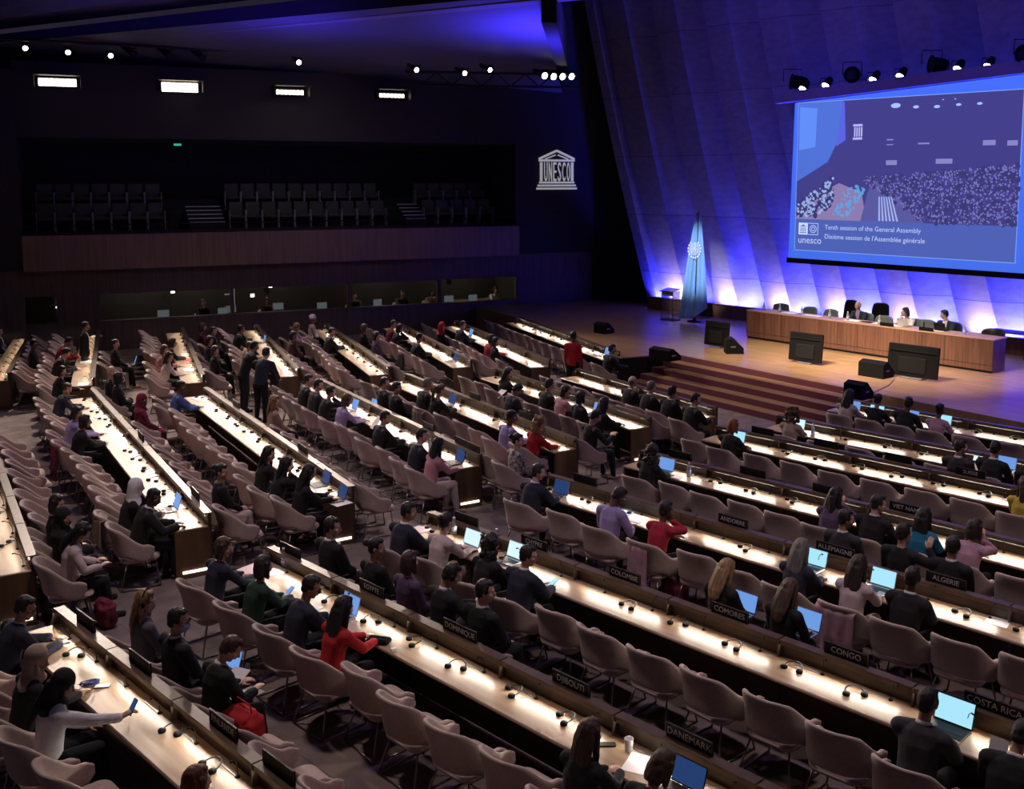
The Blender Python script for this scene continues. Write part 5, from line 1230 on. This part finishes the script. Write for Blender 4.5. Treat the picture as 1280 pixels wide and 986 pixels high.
E_blue, E_light, E_dim = mat('blue screen', (.02, .04, .1), .3, emit=1.0, ecol=(.15, .32, .74)), mat('bright screen', (.05, .08, .1), .3, emit=1.1, ecol=(.36, .72, .88)), mat('dim screen blue', (.01, .02, .04), .3, emit=.5, ecol=(.03, .09, .30))
E_white = mat('white screen', (.05, .08, .1), .3, emit=1.1, ecol=(.62, .85, .92))
LAP = {}
def lap_mesh():
    b, k, l, s = MB(), MB(), MB(), MB(); b.rbox((0, 0, .008), (.33, .23, .016), .012); k.box((0, .015, .0168), (.28, .10, .002)); k.box((0, -.072, .0168), (.10, .06, .0015))
    Mx = Matrix.Translation((0, .112, .014)) @ rotX(R(-18)); 
    l.rbox((0, .004, .112), (.33, .008, .222), .003); s.box((0, -.001, .114), (.312, .003, .198))
    ml, ms = l.mesh('lid', [M_grey]), s.mesh('screen', [M_black]); ml.transform(Mx); ms.transform(Mx)
    return b.mesh('base', [M_grey]), k.mesh('keyboard', [M_black]), ml, ms
LB, LK, LL, LS = lap_mesh()
def laptop(px, py, ang, lab, e=None, z=.742, sc=1.0, dark=False):
    p = at(px, py, z + .12); N = Vector((math.cos(ang), math.sin(ang), 0)); p = p - N * .14
    row = min(ROWL, key=lambda q: abs(q.td(p)[1] + .25) + (0 if q.t0 - .2 < q.td(p)[0] < q.t1 + .2 and abs(q.ang - ang) < .01 else 9))
    if z > .74 and ang > -1:
        t, dn = row.td(p); p = row.pt(t, min(-.02 - .20 * sc, max(-.36, dn)))
    o = empty('laptop', (p.x, p.y, z), ang - PI / 2, uniq(lab), 'laptop', 'open laptops'); o.scale = (sc,) * 3
    m_ = M_black if dark else M_grey
    place('base', LB, (m_,), o); place('keyboard', LK, (), o); l = place('lid', LL, (m_,), o); place('screen', LS, (e or E_blue,), o); return o
for key, px, py, e, z, lab in (('C2', 433, 756, E_blue, .742, 'grey laptop with blue screen before the red sweater'), ('C2', 848, 976, E_dim, .742, 'dark laptop with deep blue screen at the bottom edge'), ('C1', 290, 822, E_blue, .66, 'laptop with bright blue screen on the lap beside the white sheets'), ('C1', 346, 981, E_blue, .50, 'laptop with blue screen on the chair at the bottom edge'),
   ('C3', 590, 672, E_white, .742, 'laptop showing a white page before the pale pink sweater'), ('C3', 645, 688, E_white, .742, 'laptop with pale screen behind the head of the navy suit'), ('C3', 1196, 888, E_light, .742, 'purple grey laptop with bright cyan screen near COSTA RICA'), ('C3', 931, 752, E_blue, .66, 'laptop on the lap of the blonde sitter left of CONGO'), ('C3', 1010, 774, E_blue, .66, 'laptop on a lap just above the CONGO row panel'),
   ('C4', 1027, 693, E_light, .742, 'laptop with bright cyan screen before the long grey hair'), ('C4', 1104, 722, E_light, .742, 'laptop with bright cyan screen before the pale pink jacket'), ('C4', 698, 610, E_dim, .742, 'dark laptop with deep blue screen at the ALGERIE row start'), ('C5', 824, 583, E_blue, .742, 'laptop with blue page at the VIET NAM row start'),
   ('C6', 921, 546, E_light, .742, 'laptop with bright screen before the reddish blonde hair'), ('C7', 997, 530, E_white, .742, 'laptop with white screen before the curly brown hair'), ('C7', 1261, 577, E_blue, .742, 'laptop with light blue screen at the right edge'),
   ('C8', 1067, 507, E_blue, .742, 'leftmost open laptop on the front desk row'), ('C8', 1095, 513, E_light, .742, 'second open laptop from the left on the front desk row'), ('C8', 1139, 519, E_blue, .742, 'third open laptop from the left on the front desk row'), ('C8', 1182, 524, E_light, .742, 'rightmost open laptop on the front desk row'),
   ('B1', 221, 626, E_blue, .742, 'blue lit tablet computer before the person in black suit'), ('B2', 409, 596, E_dim, .742, 'dark laptop before the rightmost long-haired sitter'), ('B2', 428, 614, E_dim, .742, 'dark laptop at the end of the desk with three long-haired sitters'), ('B3', 437, 506, E_blue, .742, 'white tablet-like laptop held beside the lilac cardigan'), ('B3', 467, 505, E_blue, .66, 'small lit laptop beyond the pink blouse desk panel'), ('B3', 524, 546, E_blue, .742, 'laptop with blue screen before the pink blouse'), ('B3', 575, 569, E_dim, .742, 'laptop with deep blue screen at the end of the pink blouse desk'),
   ('B4', 558, 499, E_dim, .742, 'laptop with blue grey screen before the brown ponytail'), ('B5', 724, 501, E_blue, .742, 'laptop with narrow light blue screen in the blue laptop row'), ('B5', 744, 510, E_blue, .742, 'bright blue laptop standing on the blue laptop row'), ('A7', 760, 439, E_blue, .742, 'small blue laptop on the desk end beside the stage'), ('A6', 588, 415, E_blue, .742, 'small lit laptop facing the navy suit near the booths'), ('A5', 523, 424, E_blue, .742, 'small blue laptop on the sixth far desk'), ('A5', 569, 446, E_dim, .742, 'deep blue laptop near the end of the sixth far desk'), ('A3', 332, 423, E_blue, .742, 'blue laptop on the desk behind the standing men')):
    r = ROWS[key]; laptop(px, py, r.ang, lab, e, z, 1.12 if px == 1196 else 1.0, px in (1196, 848, 409, 428, 575))
o = laptop(169, 450, ROWS['A1'].ang, 'laptop with blue screen on a lap among the far left chairs', E_blue, .62)
o = laptop(178, 520, ROWS['B1'].ang, 'blue lit tablet on the lap of the maroon dress', E_blue, .62, .8)
# laptop on the head table
p = tpt(t_at(1137, .55), .5, .886); o = empty('laptop', p, FACE_T - PI / 2, 'open grey laptop on the head table seen from behind', 'laptop'); place('base', LB, (M_grey,), o); place('keyboard', LK, (), o); place('lid', LL, (mat('silver lid', (.5, .5, .55), .4, .3),), o); place('screen', LS, (E_blue,), o)
p = tpt(t_at(1183, .5), .5, .886); o = empty('laptop', p, FACE_T - PI / 2, 'open dark laptop on the head table before the right-hand sitter', 'laptop'); place('base', LB, (M_black,), o); place('keyboard', LK, (), o); place('lid', LL, (M_black,), o); place('screen', LS, (E_blue,), o)
def desk_sheet(px, py, key, lab, m_=None, rot=0, n=1, w=.21, h=.297, z=.742, **k):
    p = at(px, py, z); sheet(p, ROWS[key].ang - PI / 2 + rot, lab, m_, w, h, n, **k)
for a in ((90, 800, 'C1', 'white paper being written on by the suited person', M_paper, .4, 2), (320, 712, 'C2', 'spread pink papers at the left end of the DOMINIQUE desk', M_pink, .2, 3, .40, .30), (340, 716, 'C2', 'pink sheet right of the spread pink papers', M_pink, -.3, 1), (392, 735, 'C2', 'white stack of paper near the bottle on the DOMINIQUE desk', M_paper, .1, 8, .20, .22), (386, 762, 'C2', 'white sheet under the hand of the navy sweater', M_paper, .3, 1), (797, 954, 'C2', 'white sheet below the paper cup', M_paper, .35, 1),
   (521, 663, 'C3', 'closed pink folder at the start of the CONGO desk', M_pink, .1, 6, .26, .34), (775, 640, 'C4', 'open blue and white papers before the lilac shirt', mat('pale blue paper', (.45, .62, .85), .8), .2, 4, .36, .28), (796, 648, 'C4', 'white sheet right of the blue papers', M_paper, .1, 2, .3, .28), (1247, 777, 'C4', 'white sheet alone on the right part of the ALGERIE desk', M_paper, .15, 1, .25, .25), (842, 595, 'C5', 'pink white papers beside the bottle on the VIET NAM desk', M_pink, .2, 3, .3, .26),
   (1110, 665, 'C5', 'white sheet before the black suit on the VIET NAM desk', M_paper, 0, 2, .28, .28), (1013, 541, 'C7', 'white papers beside the blue bottle near the front', M_paper, .3, 3, .3, .25), (1148, 523, 'C8', 'white paper on the front desk', M_paper, .2, 1), (135, 520, 'B1', 'white papers spread on the middle desk', M_paper, .1, 4, .35, .5), (125, 541, 'B1', 'white stack beside the blue headset cable', M_paper, .1, 6, .3, .25), (128, 551, 'B1', 'dark edged booklet on the middle desk', M_paper, 0, 4, .25, .2), (220, 635, 'B1', 'pale lilac sheet in front of the blue tablet', M_pink, .3, 2), (204, 640, 'B1', 'white sheet under the arm of the black suit', M_paper, .3, 1),
   (253, 498, 'B2', 'large pink papers at the start of the desk', M_pink, .2, 6, .45, .40), (400, 608, 'B2', 'white sheets under the hands of the long-haired sitters', M_paper, .2, 2, .3, .3), (418, 622, 'B2', 'pink booklet near the dark laptop', M_pink, .2, 2, .25, .25), (427, 629, 'B2', 'white sheet at the very end of the desk', M_paper, .2, 1), (500, 545, 'B3', 'white sheets before the navy suit', M_paper, .2, 2, .3, .4), (549, 580, 'B3', 'white sheet beside the deep blue laptop', M_paper, .2, 2, .3, .3), (650, 546, 'B4', 'white papers before the lilac blue shirt', M_paper, 0, 2, .3, .3), (540, 497, 'B4', 'white papers before the brown ponytail', M_paper, .2, 2, .35, .3),
   (752, 514, 'B5', 'open booklet right of the bright blue laptop', M_paper, .2, 5, .35, .25), (698, 495, 'B5', 'white sheet in the blue laptop row', M_paper, .2, 2, .3, .3), (871, 515, 'B6', 'white papers at the end of the short desk', M_paper, .2, 2, .35, .3), (235, 450, 'A2', 'red sheet among white papers on the third far desk', CL['red'], 0, 2, .4, .3), (237, 462, 'A2', 'white sheets near the end of the third far desk', M_paper, 0, 3, .4, .3), (234, 443, 'A2', 'white sheets beyond the red sheet', M_paper, 0, 3, .4, .3),
   (108, 452, 'A1', 'white sheet on the far left desk', M_paper, 0, 2, .4, .3), (104, 480, 'A1', 'white sheet at the end of the far left desk', M_paper, 0, 2, .35, .25), (121, 420, 'A1', 'white sheet at the booth end of the far left desk', M_paper, 0, 2, .4, .3), (345, 450, 'A3', 'white sheets beside the standing navy suit', M_paper, 0, 3, .4, .35), (358, 460, 'A3', 'white sheets at the end of the fourth far desk', M_paper, 0, 3, .35, .3), (556, 442, 'A5', 'white papers on the sixth far desk', M_paper, 0, 2, .4, .4), (604, 428, 'A6', 'white papers before the person in black, seventh far desk', M_paper, 0, 3, .4, .4), (629, 436, 'A6', 'white papers on the seventh far desk', M_paper, 0, 2, .3, .3), (740, 440, 'A7', 'white sheet at the desk end beside the stage', M_paper, 0, 2, .4, .3)):
    desk_sheet(a[0], a[1], a[2], a[3], a[4], a[5], a[6], *(a[7:9] if len(a) > 7 else ()))
desk_sheet(292, 850, 'C1', 'white sheets held open by the short brown haired sitter', M_paper, .3, 2, z=.76, tilt=25); desk_sheet(308, 868, 'C1', 'second white sheet lying on the lap below the held sheets', M_paper, .2, 1, z=.69); desk_sheet(108, 713, 'B0', 'white sheet on the lap of the pale blouse', M_paper, .2, 2, z=.68); desk_sheet(84, 690, 'B0', 'white sheet on the lap of the person in black', M_paper, .2, 1, z=.68); desk_sheet(625, 492, 'B4', 'white sheet held by the dark suit', M_paper, .2, 1, z=.80, tilt=30); desk_sheet(1247, 940, 'C3', 'white sheet held upright at the bottom right corner', M_paper, 0, 1, w=.16, h=.24, z=.84, tilt=70); desk_sheet(470, 528, 'B3', 'white sheet held up before the black suit', M_paper, 0, 1, z=.86, tilt=50)
PH = MB(); PH.rbox((0, 0, .005), (.075, .155, .010), .012); ME_PH = PH.mesh('phone_body', [M_black]); PS = MB(); PS.box((0, 0, .0105), (.068, .142, .001)); ME_PS = PS.mesh('phone_screen', [M_black])
def phone(px, py, z, ang, lab, e=None, tilt=0):
    p = at(px, py, z); o = empty('phone', p, ang - PI / 2, uniq(lab), 'phone', 'mobile phones'); o.rotation_euler = (R(tilt), 0, ang - PI / 2); place('phone_body', ME_PH, (), o); place('phone_screen', ME_PS, (e or M_black,), o)
a45 = R(45)
def held(who, key, lab, e, tilt=40, back=.0):
    o, J, ang = PERSON[who]; q = Matrix.Rotation(ang - PI / 2, 3, 'Z'); v = q @ (J['wr' + key] + J['fd' + key] * .12 + Vector((0, -back, .025)))
    ph = empty('phone', (o.location.x + v.x, o.location.y + v.y, v.z), ang - PI / 2, uniq(lab), 'phone', 'mobile phones'); ph.rotation_euler = (R(tilt), 0, ang - PI / 2); place('phone_body', ME_PH, (), ph); place('phone_screen', ME_PS, (e,), ph)
held('person in dark suit with earpiece holding up a lit phone', 'lh', 'lit phone held by the suited person with earpiece', E_blue, 50)
held('person in navy suit and glasses looking at a small lit phone', 'rh', 'small lit phone held low by the navy suit', E_light, 25); held('person in dark green sweater holding a blue phone at the desk', 'rh', 'blue phone held by the dark green sweater', E_blue, 35)
held('person in black headscarf and white blouse reaching out with a phone', 'rh', 'phone held out by the person in white blouse', E_dim, 60)
phone(759, 931, .742, a45 - .8, 'black phone lying beside the paper cup'); phone(445, 797, .742, a45 - .9, 'dark blue phone left of the black pouch', E_dim); phone(128, 858, .742, a45 - .6, 'white phone on the corner desk beside blue cables', M_paper); phone(683, 728, .742, a45 - .4, 'white mouse-like device on the CONGO desk', M_paper); phone(1220, 571, .85, a45, 'lit phone held beside the SUISSE plate', E_white, 60)
CUP = MB(); CUP.lathe([(0, 0), (.030, 0), (.042, .11), (.043, .115), (.040, .115), (.028, .004), (0, .004)], n=20)
tag(CUP.build('paper_cup', M_paper, loc=at(786, 938, .742), smooth=True), 'white paper cup beside the long brown haired sitter', 'cup')
for px, py, lab in ((355, 708, 'clear water bottle behind the spread pink papers'), (568, 668, 'clear water bottle behind the pale pink sweater'), (621, 683, 'clear water bottle behind the wavy black hair'), (861, 596, 'white bottle beside the pink white papers'), (1016, 545, 'blue bottle near the front beside white papers'), (538, 565, 'tall clear bottle beside the pink blouse')): bottle(at(px, py, .742), lab, 1.15)
POU = MB(); POU.rbox((0, 0, .03), (.26, .13, .06), .03); POU.tube([(-.12, 0, .062), (.12, 0, .062)], .006, 6); tag(POU.build('pouch', M_soft, loc=at(474, 803, .742), rz=R(-15)), 'black pouch beside the red sweater on the DOMINIQUE desk', 'pouch')
BX = MB(); BX.rbox((0, 0, .02), (.06, .05, .04), .006); tag(BX.build('small_box', M_paper, loc=at(492, 814, .742), rz=.4), 'small white box in front of the first headset', 'box')
mb = MB(); rr = random.Random(2)
for q in range(5):
    mb.tube([(.07 * math.cos(a / 3 + q) * (1 + .3 * math.sin(a)), .05 * math.sin(a / 2.5 + q), .008 + .008 * q) for a in range(0, 22)], .0045, 6)
tag(mb.build('cable_bundle', mat('blue cable', (.03, .04, .22), .5), loc=at(112, 856, .742)), 'bundle of blue headset cable on the corner desk', 'cable')
# bags, scarves and coats
def handbag(name, p, ang, s, m_, lab, handle=True):
    o = empty(name, p, ang - PI / 2, uniq(lab), 'bag'); mb = MB(); w, d, h = s
    mb.rbox((0, 0, h / 2), (w, d, h), d * .35, n=4); me = with_mods(mb.mesh('bag_body', [m_], True), ('BEVEL', dict(width=.03, segments=3, limit_method='ANGLE')), ('SUBSURF', dict(subdivision_type='SIMPLE', levels=2, render_levels=2)))
    for v in me.vertices: v.co += Vector((noise.noise(v.co * 14), noise.noise(v.co * 14 + Vector((5, 0, 0))), noise.noise(v.co * 11))) * .03
    place('bag_body', me, (), o)
    if handle:
        mb = MB(); mb.tube([(-w * .3, 0, h * .95), (-w * .26, 0, h * 1.18), (w * .26, 0, h * 1.18), (w * .3, 0, h * .95)], .008, 6); mb.build('handle', m_, o, smooth=True)
    return o
p = ROWS['C1'].pt(ROWS['C1'].td(at(322, 905, .55))[0], .52, .48); handbag('handbag', p, a45, (.46, .25, .30), CL['red'], 'red open handbag on the chair behind the corner desk panel')
p = at(279, 656, .62); handbag('handbag', p, R(32), (.34, .12, .22), CL['maroon'], 'maroon handbag on the lap of the person in pale trousers')
handbag('handbag', at(845, 756, 0), a45, (.34, .16, .34), CL['maroon'], 'dark red round bag standing on the floor behind COLOMBIE'); handbag('backpack', at(133, 782, 0), a45, (.34, .2, .36), CL['maroon'], 'dark red bag on the floor beside the blonde person', False)
p = ROWS['C8'].pt(ROWS['C8'].td(at(1080, 536, .6))[0], -1.12, .46); handbag('handbag', p, a45, (.30, .14, .28), CL['red'], 'bright red bag on a chair at the front desk')
def drape(px, key, side, m_, lab, name, w=.5, drop=.55, t=None):
    r = ROWS[key]; o = empty(name, (0, 0, 0), 0, uniq(lab), 'garment'); t = r.td(at(px[0], px[1], .7))[0]; b = -.90 if side == 'D' else .5
    # over the back of the nearest chair
    cands = [(abs(e.location.x - r.pt(t, b).x) + abs(e.location.y - r.pt(t, b).y), e) for e in bpy.data.objects if e.name.startswith('armchair') and e.parent is None and e.location.z > -1]
    ch = min(cands, key=lambda q: q[0])[1]; o.location = ch.location; o.rotation_euler = ch.rotation_euler
    N, K = 17, 18; vs = []
    for i in range(N):
        s = -1 + 2 * i / (N - 1)
        for j in range(K):
            v = j / (K - 1); f = .018 * math.sin(s * 11 + v * 2) * (.3 + v)
            if v < .25: y = -.33 + .10 * (1 - v / .25); z = .875 - .10 * (1 - v / .25)
            else: y = -.405 - .03 * (v - .25) + f - .02; z = .875 - (v - .25) / .75 * drop * (1 - .08 * math.sin(s * 5))
            if .2 < v < .3: z += .012
            vs.append((s * w / 2 * (1 + .06 * v), y + .06 * s * s, z))
    mb = MB(); mb._add(vs, [(i * K + j, (i + 1) * K + j, (i + 1) * K + j + 1, i * K + j + 1) for i in range(N - 1) for j in range(K - 1)])
    place('cloth', with_mods(mb.mesh('cloth', [m_], True), ('SOLIDIFY', dict(thickness=.015)), ('SUBSURF', dict(levels=1, render_levels=1))), (), o)
    return o
drape((826, 690), 'C4', 'D', CL['rose'], 'pink scarf hanging over the chair of the crimson jacket', 'scarf', .34, .62)
drape((1065, 770), 'C4', 'D', CL['rose'], 'pink beige coat hanging over the chair of the pale pink jacket', 'coat', .5, .5)
drape((75, 570), 'B1', 'D', CL['maroonprint'], 'patterned maroon scarf hanging over a chair at the middle desk', 'scarf', .5, .62); drape((134, 655), 'B1', 'D', CL['beige'], 'beige coat bunched over the chair near the black suit', 'coat', .5, .4)
drape((522, 525), 'B4', 'D', CL['beige'], 'tan coat over the chair of the brown ponytail', 'coat', .52, .55); drape((540, 447), 'A5', 'D', CL['charcoal'], 'dark coat over a chair at the end of the sixth far desk', 'coat', .5, .6)
# monitors and lamps inside the booths
for k, (px, d) in enumerate(((200, 1.0), (285, 1.3), (275, .8), (345, 1.4), (400, .9), (470, 1.0), (560, 1.0), (590, .9))):
    p = wall_pt(wall_at(px, d), d, .80); o = empty('booth_monitor', p, R(25) + R((k % 3) * 10), '%s small console monitor from the left inside the booths' % ORD[k], 'monitor', 'console monitors in the booths')
    mb = MB(); mb.rbox((0, 0, .24), (.42, .03, .28), .01); mb.build('casing', M_black, o); mb = MB(); mb.box((0, -.017, .24), (.39, .003, .25)); mb.build('screen', mat('booth screen', (.05, .06, .06), .4, emit=.12, ecol=(.6, .7, .7)), o); mb = MB(); mb.box((0, 0, .05), (.06, .04, .1)); mb.rbox((0, 0, .008), (.2, .14, .016), .02); mb.build('foot', M_black, o)
M_bl = mat('booth lamp glow', (1, .95, .85), emit=2.5, ecol=(1, .93, .8))
for k, (px, py, d) in enumerate(((66, 384, .9), (213, 364, 2.3), (336, 357, 2.3), (565, 346, 2.3), (313, 369, 1.2))):
    p = wall_pt(wall_at(px, d), d); z = CAMZ + (HY - py) * p.y / F; o = empty('booth_lamp', (p.x, p.y, z), R(25), '%s small lit panel from the left inside the booths' % ORD[k], 'lamp', 'lit panels in the booths')
    mb = MB(); mb.rbox((0, 0, 0), (.16, .05, .14) if k else (.14, .05, .8), .01); mb.build('lamp_case', M_black if k else M_grey, o); mb = MB(); mb.box((0, -.028, 0), (.14, .006, .12) if k else (.05, .006, .05)); mb.build('lamp_face', M_bl, o)
p = wall_pt(wall_at(280, 1.6), 1.6, 1.5); mb = MB()
for a, b in (((-.28, -.5), (.28, -.5)), ((.28, -.5), (.28, .5)), ((-.28, .5), (.28, .5)), ((-.05, .05), (.28, .05))): mb.tube([(a[0], 0, a[1]), (b[0], 0, b[1])], .022, 6)
tag(mb.build('shelf_frame', mat('white frame', (.7, .7, .68), .5, emit=.15), loc=p, rz=R(25)), 'white metal frame standing inside the left booths', 'frame')
# ---------------------------------------------------------------- light
def light(kind, name, loc, energy, col, aim=None, size=.5, size_y=None, spot=60, blend=.6, rad=.2):
    l = bpy.data.lights.new(name, kind); l.energy = energy; l.color = col
    if kind == 'AREA':
        l.size = size
        if size_y: l.shape = 'RECTANGLE'; l.size_y = size_y
    if kind == 'SPOT': l.spot_size = R(spot); l.spot_blend = blend; l.shadow_soft_size = rad
    if kind == 'POINT': l.shadow_soft_size = rad
    o = bpy.data.objects.new(name, l); COL.objects.link(o); o.location = loc
    if aim is not None: o.rotation_euler = (Vector(aim) - Vector(loc)).to_track_quat('-Z', 'Y').to_euler()
    return o
w = bpy.data.worlds.new('hall gloom'); SC.world = w; w.use_nodes = True
w.node_tree.nodes['Background'].inputs[0].default_value = (.030, .024, .045, 1); w.node_tree.nodes['Background'].inputs[1].default_value = .55
WARM = (1, .86, .74); BLUE = (.03, .03, 1); VIO = (.55, .5, 1)
# floodlights over the balcony shine into the hall
for px, py in ((83, 106), (233, 112), (368, 118), (493, 122)):
    p = wall_pt(wall_at(px, -1.0), -1.0); z = CAMZ + (HY - py) * p.y / F
    light('SPOT', 'flood beam', (p.x, p.y, z), 6000 if px < 300 else 4200, (1, .80, .66), aim=(p.x + 6, p.y - 12.5, 0), spot=62, blend=.9, rad=.35)
# house downlights in the ceiling above the seats
for x, y, e in ((-9, 20, 900), (-4.5, 12, 1000), (-1, 22, 800), (3, 10, 800), (6.5, 16, 700), (-10, 30, 700), (9, 9, 500)):
    light('SPOT', 'house downlight', (x, y, 9.6), e, (1, .80, .72), aim=(x + .4, y - .3, 0), spot=100, blend=1, rad=.4)
# blue and white uplights along the folded wall
def strip(name, t, d, L, e, c, aim, spread=160): 
    o = light('AREA', name, qpt(t, d, 1.0), e, c, aim=aim, size=L, size_y=.12); o.data.spread = R(spread)
    x = QD; z = (Vector(o.location) - Vector(aim)).normalized(); y = z.cross(x).normalized()
    o.rotation_euler = Matrix((x, y, z)).transposed().to_euler()
for i in range(len(starts) - 1):
    a, b = starts[i], starts[i + 1]; L = b - a
    if i > 0: strip('white uplight', a + L * .21, .84, L * .34, 46, (.66, .50, 1), qpt(a + L * .21 - .3, .42, 2.4), 85)
    strip('blue uplight', a + L * .66, .62, L * .42, (900 if i > 1 else 450), BLUE, qpt(a + L * .60, -.1, 2.8), 115)
# blue wash from unseen lamps before the wall and under the ceiling, stage whites
for t in (4, 9, 15): light('SPOT', 'blue wash', qpt(t, 9, 11.5), 1000, (.09, .05, 1), aim=qpt(t, 0, 8.5), spot=76, blend=1, rad=.5)
light('SPOT', 'blue ceiling wash', (.3, 28.5, 7.2), 4200, (.05, .03, 1), aim=(.3, 28.7, 10), spot=140, blend=1, rad=.3)
light('SPOT', 'blue ceiling wash', (-7, 28, 7.4), 700, (.06, .03, 1), aim=(-7, 29, 10), spot=140, blend=1, rad=.3)
light('SPOT', 'blue ceiling wash', (-12, 25, 7.6), 900, (.08, .05, 1), aim=(-13, 25, 10.4), spot=140, blend=1, rad=.3)
light('SPOT', 'blue fascia wash', (-10, 19, 8), 900, (.07, .04, 1), aim=(-10.5, 28, 10.9), spot=80, blend=1, rad=.3)
for px, py in ((1026, 109), (1117, 98), (1224, 86)):
    p = spt(px, zq(px, py)) + QN * .4; light('SPOT', 'stage white', p, 900, (1, .92, .82), aim=tpt(t_at(px, .5), .3, .8), spot=40, blend=.8, rad=.1)
for px in (990, 1060, 1130, 1200): light('SPOT', 'stage front white', tpt(t_at(px, .5), -9, 9.0), 6800, (1, .80, .58), aim=tpt(t_at(px, .5), -1.5, .0), spot=32, blend=.9, rad=.15)
light('SPOT', 'step fill', (3, 20, 9.4), 900, (1, .76, .52), aim=tuple(stage_pt(3, -.8, .4)), spot=36, blend=.9, rad=.2)  # added lamp that only brightens the steps
light('SPOT', 'stage left warm', (2, 28, 9.5), 500, (1, .75, .5), aim=(2.5, 33, .8), spot=60, blend=1, rad=.2)
light('SPOT', 'violet floor wash', (11.6, 25.5, 9.5), 2600, (.34, .20, 1), aim=(10, 23.5, .8), spot=62, blend=.9, rad=.3)
light('SPOT', 'flag fill', (2.5, 27, 8), 6000, (.9, .95, 1), aim=tuple(fp + Vector((0, 0, 2.2))), spot=14, blend=.8, rad=.1)  # added lamp that only brightens the flag
for x, y in ((-7, 16), (1, 12), (6, 14), (-2, 24)): light('SPOT', 'violet fill', (x, y, 9.5), 260, (.55, .42, 1), aim=(x, y + .5, 0), spot=115, blend=1, rad=.6)  # added violet fill over the seats, not lamps of the hall
# parapet and booths
light('SPOT', 'parapet wash', (-4, 27, 8.6), 260, (1, .75, .6), aim=wall_pt(6, 0, 3.4), spot=80, blend=1, rad=.4)
light('SPOT', 'balcony glow', wall_pt(7, -3, 9), 50, (1, .95, .8), aim=wall_pt(7, 1.5, 4.6), spot=120, blend=1, rad=.4)
for t in (1.6, 3.6, 6.6, 10.5, 13.8): light('POINT', 'booth lamp', wall_pt(t, 1.4, 2.4), 24, (1, .85, .66), rad=.06)
# ---------------------------------------------------------------- finish
for o in [CHAIR0, st0] + list(SCH.values()) + TEMPLATES:
    for ch in list(o.children_recursive): bpy.data.objects.remove(ch)
    bpy.data.objects.remove(o)
SC.view_settings.view_transform = 'Standard'; SC.view_settings.look = 'None'; SC.view_settings.gamma = 1; SC.view_settings.exposure = 0; SC.view_settings.use_curve_mapping = False
SC.display_settings.display_device = 'sRGB'
try:
    SC.cycles.use_denoising = True; SC.cycles.denoiser = 'OPENIMAGEDENOISE'; SC.cycles.max_bounces = 6; SC.cycles.diffuse_bounces = 3; SC.cycles.glossy_bounces = 3; SC.cycles.transmission_bounces = 5
    SC.cycles.sample_clamp_indirect = 4; SC.cycles.use_light_tree = True; SC.cycles.caustics_reflective = False; SC.cycles.caustics_refractive = False
except Exception: pass
